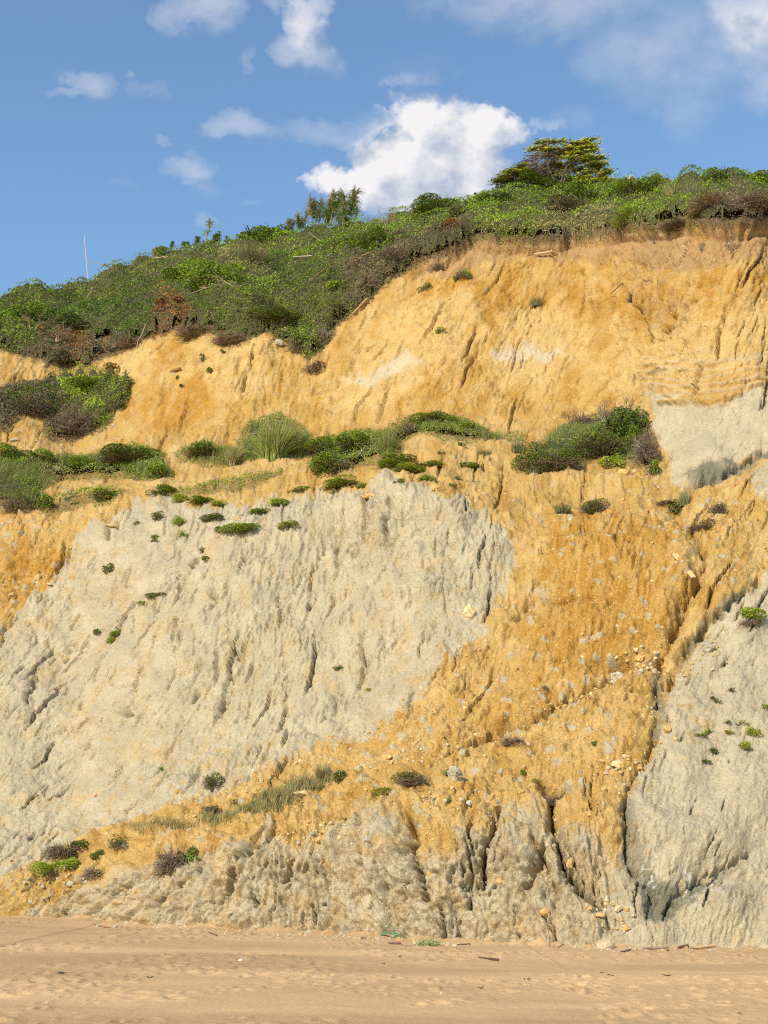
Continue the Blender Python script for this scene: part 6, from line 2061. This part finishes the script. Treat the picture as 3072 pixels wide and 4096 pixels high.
reed(441, 552, 70, 1, True, 'single tall brown-plumed reed on the left skyline', 1, 8, .7)
reed(398, 560, 34, 3, False, 'short green reeds left of the tall brown plume', 2, 12, .05)
reed(368, 562, 28, 2, False, 'leftmost short reeds on the skyline', 3, 8, .1)
reed(425, 556, 30, 4, False, 'short green reeds at the foot of the tall plume', 4, 16, .1)
reed(465, 552, 36, 5, False, 'green reeds just right of the tall brown plume', 5, 18, .25)
reed(490, 548, 26, 3, False, 'low green reeds between the tall plume and the rounded bush', 6, 12, .1)
reed(622, 528, 50, 3, True, 'small plumed reed at the left of the big reed clumps', 7, 10, .4)
reed(648, 524, 58, 4, True, 'slim plumed reeds second from the left in the big group', 8, 12, .4)
reed(676, 520, 78, 7, True, 'bushy reed clump in the middle of the big group', 9, 22, .5)
reed(718, 514, 84, 9, True, 'tallest green reed clump with feathery top', 10, 26, .35)
reed(752, 508, 86, 8, True, 'rightmost tall reed clump leaning right against the cloud', 11, 22, .35)
reed(700, 512, 50, 9, False, 'dark lower reeds filling the gap below the feathery clump', 12, 40, .1)
reed(745, 512, 48, 9, False, 'dark lower reeds under the rightmost clump', 13, 40, .1)


# ------------------------------------------------------------------ bare branching shrubs
def bare(x, y, w, h, label, name, seed, col=TWIG, lean_x=0.0, n=9, depth=3, thick=1.6, dy_=0.0):
    p = at(x, y) + Vector((0, dy_ * .5, can_lift(x, y, .8)))
    u = upx(p)
    r_ = np.random.default_rng(seed)
    segs = []

    def grow(q, d, L_, wd, lvl):
        pts_ = [q]
        for _ in range(4):
            d = unit(d + r_.normal(size=3) * .16 + np.array([lean_x * .1, 0, .03]))
            q = q + d * L_ / 4
            pts_.append(q)
        segs.append((lvl, tube(pts_, [wd, wd * .55], 5 if lvl else 6, np.array(col) * r_.uniform(.8, 1.2))))
        if lvl < depth:
            for _ in range(3):
                k_ = r_.integers(2, 5)
                grow(pts_[k_], unit(d + r_.normal(size=3) * .55), L_ * r_.uniform(.5, .75), wd * .55, lvl + 1)
    for i in range(n):
        a = r_.uniform(0, 6.283)
        d = unit(np.array([math.cos(a) * .5 * w / h + lean_x, math.sin(a) * .35, r_.uniform(.6, 1.1)]))
        grow(np.array([r_.normal(0, .04 * w), 0, -1]) * u, d, h * u * r_.uniform(.38, .52), thick * u * .5, 0)
    root = bpy.data.objects.new(name, None)
    COL.objects.link(root)
    root.location = p
    tag(root, label, 'dead shrub')
    link('stem', mesh_of('stem', join([s for l, s in segs if l == 0]), M_wood), root)
    link('branch', mesh_of('branch', join([s for l, s in segs if l > 0]), M_wood), root)


bare(1306, 930, 80, 64, 'pale leafless shrub spreading over the island thicket', 'bare_shrub', 1, (.30, .24, .18), .25, 6, dy_=-.8, thick=2.6)
bare(1350, 900, 70, 60, 'fine dark leafless sprays leaning right behind the island thicket', 'bare_spray', 2, DKTWIG, .7, 6)
bare(1235, 925, 60, 46, 'brownish leafless sprays left of the island thicket', 'bare_spray', 3, DKTWIG, -.3, 6)
bare(70, 745, 90, 60, 'grey bare branches over the far left scrub', 'bare_shrub', 4, TWIG, .1, 5, dy_=-1, thick=2)
bare(130, 760, 110, 60, 'forked grey dead shrub in the left dark bush', 'bare_shrub', 5, TWIG, .1, 5, dy_=-1.2, thick=2.6)
bare(835, 520, 110, 66, 'wind-combed bare grey shrub on the skyline right of the reeds', 'wind_combed_shrub', 6, (.28, .22, .15), .6, 10, thick=2)
bare(880, 500, 100, 56, 'second wind-combed bare shrub further up the skyline', 'wind_combed_shrub', 7, (.28, .22, .15), .6, 9, thick=2)
bare(800, 530, 80, 46, 'bare grey shrub at the left end of the wind-combed pair', 'bare_shrub', 8, (.26, .2, .14), .5, 8)
bare(790, 552, 90, 40, 'bare branches above the leaning green shrub', 'bare_branches_shrub', 9, (.26, .2, .14), .4, 6)
bare(1575, 545, 30, 46, 'dead dark root tree hanging under the right turf', 'hanging_root', 10, DKTWIG, 0, 3, 2, dy_=-.5, thick=2.6)
bare(1512, 542, 50, 30, 'dark curved dangling roots left of the hanging root tree', 'dangling_root', 11, DKTWIG, -.3, 4, 2, dy_=-.5)
bare(1415, 530, 30, 24, 'small dark roots under the turf in the upper right', 'dangling_root', 12, DKTWIG, -.2, 3, 2, dy_=-.5)
bare(1120, 1610, 40, 26, 'dead sprays in the hollow of the debris fan', 'dead_spray', 13, DKTWIG, .2, 5, 2)


# ------------------------------------------------------------------ the windswept tree
def cypress(x0, y0, crown_poly, limbs, npad, label, name, seed, brown_x):
    p = at(x0, y0)
    u = upx(p)
    r_ = np.random.default_rng(seed)
    root = bpy.data.objects.new(name, None)
    COL.objects.link(root)
    root.location = p
    tag(root, label, 'tree')

    vf = vfac(p)

    def loc(x, y, z=0.0):
        return np.array([(x - x0) * u, z, (y0 - y) * u * vf])
    for i, ln_ in enumerate(limbs):
        z1 = r_.uniform(-14, 14) * u
        pts_ = [loc(x, y, z1 * k_ / max(1, len(ln_) - 2)) for k_, (x, y, _w) in enumerate(ln_)]
        P = []
        for k_ in range(len(pts_) - 1):
            for t in (0, .33, .66):
                P.append(pts_[k_] * (1 - t) + pts_[k_ + 1] * t + r_.normal(size=3) * .6 * u)
        P.append(pts_[-1])
        link('trunk' if i == 0 else 'limb', mesh_of('limb', tube(P, [ln_[0][2] * u * .5, ln_[-1][2] * u * .5], 7, (.22, .17, .13)), M_wood), root)
    poly = np.array(crown_poly, float)
    n = 0
    cen = []
    xa, xb, ya, yb = poly[:, 0].min(), poly[:, 0].max(), poly[:, 1].min(), poly[:, 1].max()
    while len(cen) < npad:
        x, y = r_.uniform(xa, xb), r_.uniform(ya, yb)
        ins = False
        for i in range(len(poly)):
            ax, ay = poly[i]
            bx, by = poly[(i + 1) % len(poly)]
            if (ay > y) != (by > y) and x < (bx - ax) * (y - ay) / (by - ay) + ax:
                ins = not ins
        if ins:
            yt = (round((y + .10 * x) / 12.5) * 12.5 - .10 * x) + r_.normal(0, 1.3)
            cen.append((x, yt if len(limbs) > 4 else y))
    Cn, Nn, cc, sz, Dd = [], [], [], [], []
    tw = []
    for (x, y) in cen:
        bare_ = x < brown_x - 8 + r_.normal(0, 20) and y > ya + 24 + r_.normal(0, 8)
        zc = r_.uniform(-24, 24) * (1 - abs((y - (ya + yb) / 2) / (yb - ya)))
        c0 = loc(x, y, zc * u)
        m_ = 34 if bare_ else 130
        q = r_.normal(size=(m_, 3)) * np.array([9.5, 6, 1.25]) * u
        top_ = q[:, 2] > (-.5 if x > brown_x else -.8) * u
        # sprays climb slightly to the right
        q[:, 2] += q[:, 0] * .12
        if bare_:
            col = vary([(.15, .10, .055), (.10, .085, .04)], [3, 1], m_, r_)
        else:
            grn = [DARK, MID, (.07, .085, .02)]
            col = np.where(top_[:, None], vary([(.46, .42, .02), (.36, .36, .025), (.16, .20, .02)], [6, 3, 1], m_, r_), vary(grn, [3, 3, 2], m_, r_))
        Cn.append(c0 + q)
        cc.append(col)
        sz.append(np.full(m_, 1.0))
        # twigs leading into the pad
        for _ in range(8 if bare_ else 3):
            b0 = c0 + np.array([-r_.uniform(10, 30), r_.normal(0, 4), -r_.uniform(2, 14)]) * u
            e0 = c0 + r_.normal(size=3) * np.array([8, 4, 3]) * u
            t = np.linspace(0, 1, 5)[:, None]
            tw.append(b0 * (1 - t) + e0 * t + np.array([0, 0, 1.0]) * (t * (1 - t)) * r_.uniform(-6, 8) * u)
    Cn, cc = np.concatenate(Cn), np.concatenate(cc)
    n = len(Cn)
    t = unit(np.array([1, 0, .28]) + r_.normal(size=(n, 3)) * .38)
    Nn = unit(np.cross(t, unit(r_.normal(size=(n, 3)))))
    b_ = np.cross(Nn, t)
    s = (6.6 * u * r_.uniform(.6, 1.4, n))[:, None]
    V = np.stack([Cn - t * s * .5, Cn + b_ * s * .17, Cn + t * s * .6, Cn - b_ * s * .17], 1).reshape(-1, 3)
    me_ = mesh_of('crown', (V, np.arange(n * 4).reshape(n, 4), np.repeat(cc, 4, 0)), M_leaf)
    o = link('crown', me_, root)
    T = np.stack(tw)
    link('dead_twigs', mesh_of('dead_twigs', ribbons(T, .55 * u * np.ones(len(T)), vary([(.22, .16, .11), (.15, .10, .07)], [1, 1], len(T), r_), r_, .5), M_wood), root)


cypress(1215, 425, [(1148, 312), (1175, 303), (1215, 298), (1252, 302), (1285, 299), (1294, 314), (1280, 325), (1302, 338), (1298, 350), (1312, 368), (1306, 380), (1322, 400), (1300, 412), (1262, 412), (1225, 398), (1180, 388), (1132, 385), (1128, 362), (1150, 348), (1148, 328)],
        [[(1205, 425, 9), (1200, 395, 7), (1192, 360, 4), (1215, 320, 2)], [(1195, 420, 6), (1172, 380, 4), (1158, 345, 3), (1160, 318, 1.5)], [(1215, 425, 6), (1222, 385, 4), (1245, 345, 3), (1275, 318, 1.5)], [(1230, 425, 6), (1250, 395, 4), (1280, 368, 3), (1300, 355, 1.5)],
         [(1185, 415, 4), (1150, 385, 3), (1140, 360, 1.5)], [(1240, 425, 5), (1270, 405, 3), (1300, 400, 1.5)], [(1200, 400, 5), (1182, 355, 3), (1185, 315, 1.5)], [(1210, 400, 5), (1225, 365, 3), (1262, 345, 1.5)]],
        150, 'windswept yellow-tipped cypress leaning right on the skyline', 'windswept_cypress', 21, 1215)
cypress(1090, 418, [(1076, 378), (1090, 374), (1098, 358), (1112, 354), (1130, 348), (1136, 358), (1118, 366), (1105, 372), (1098, 384), (1084, 390)],
        [[(1092, 418, 4), (1086, 400, 3), (1082, 384, 1.5)], [(1094, 412, 3), (1104, 385, 2), (1122, 358, 1)], [(1098, 416, 3), (1112, 392, 2), (1114, 364, 1)]],
        17, 'small sparse windswept tree left of the large cypress', 'small_cypress', 22, 1000)
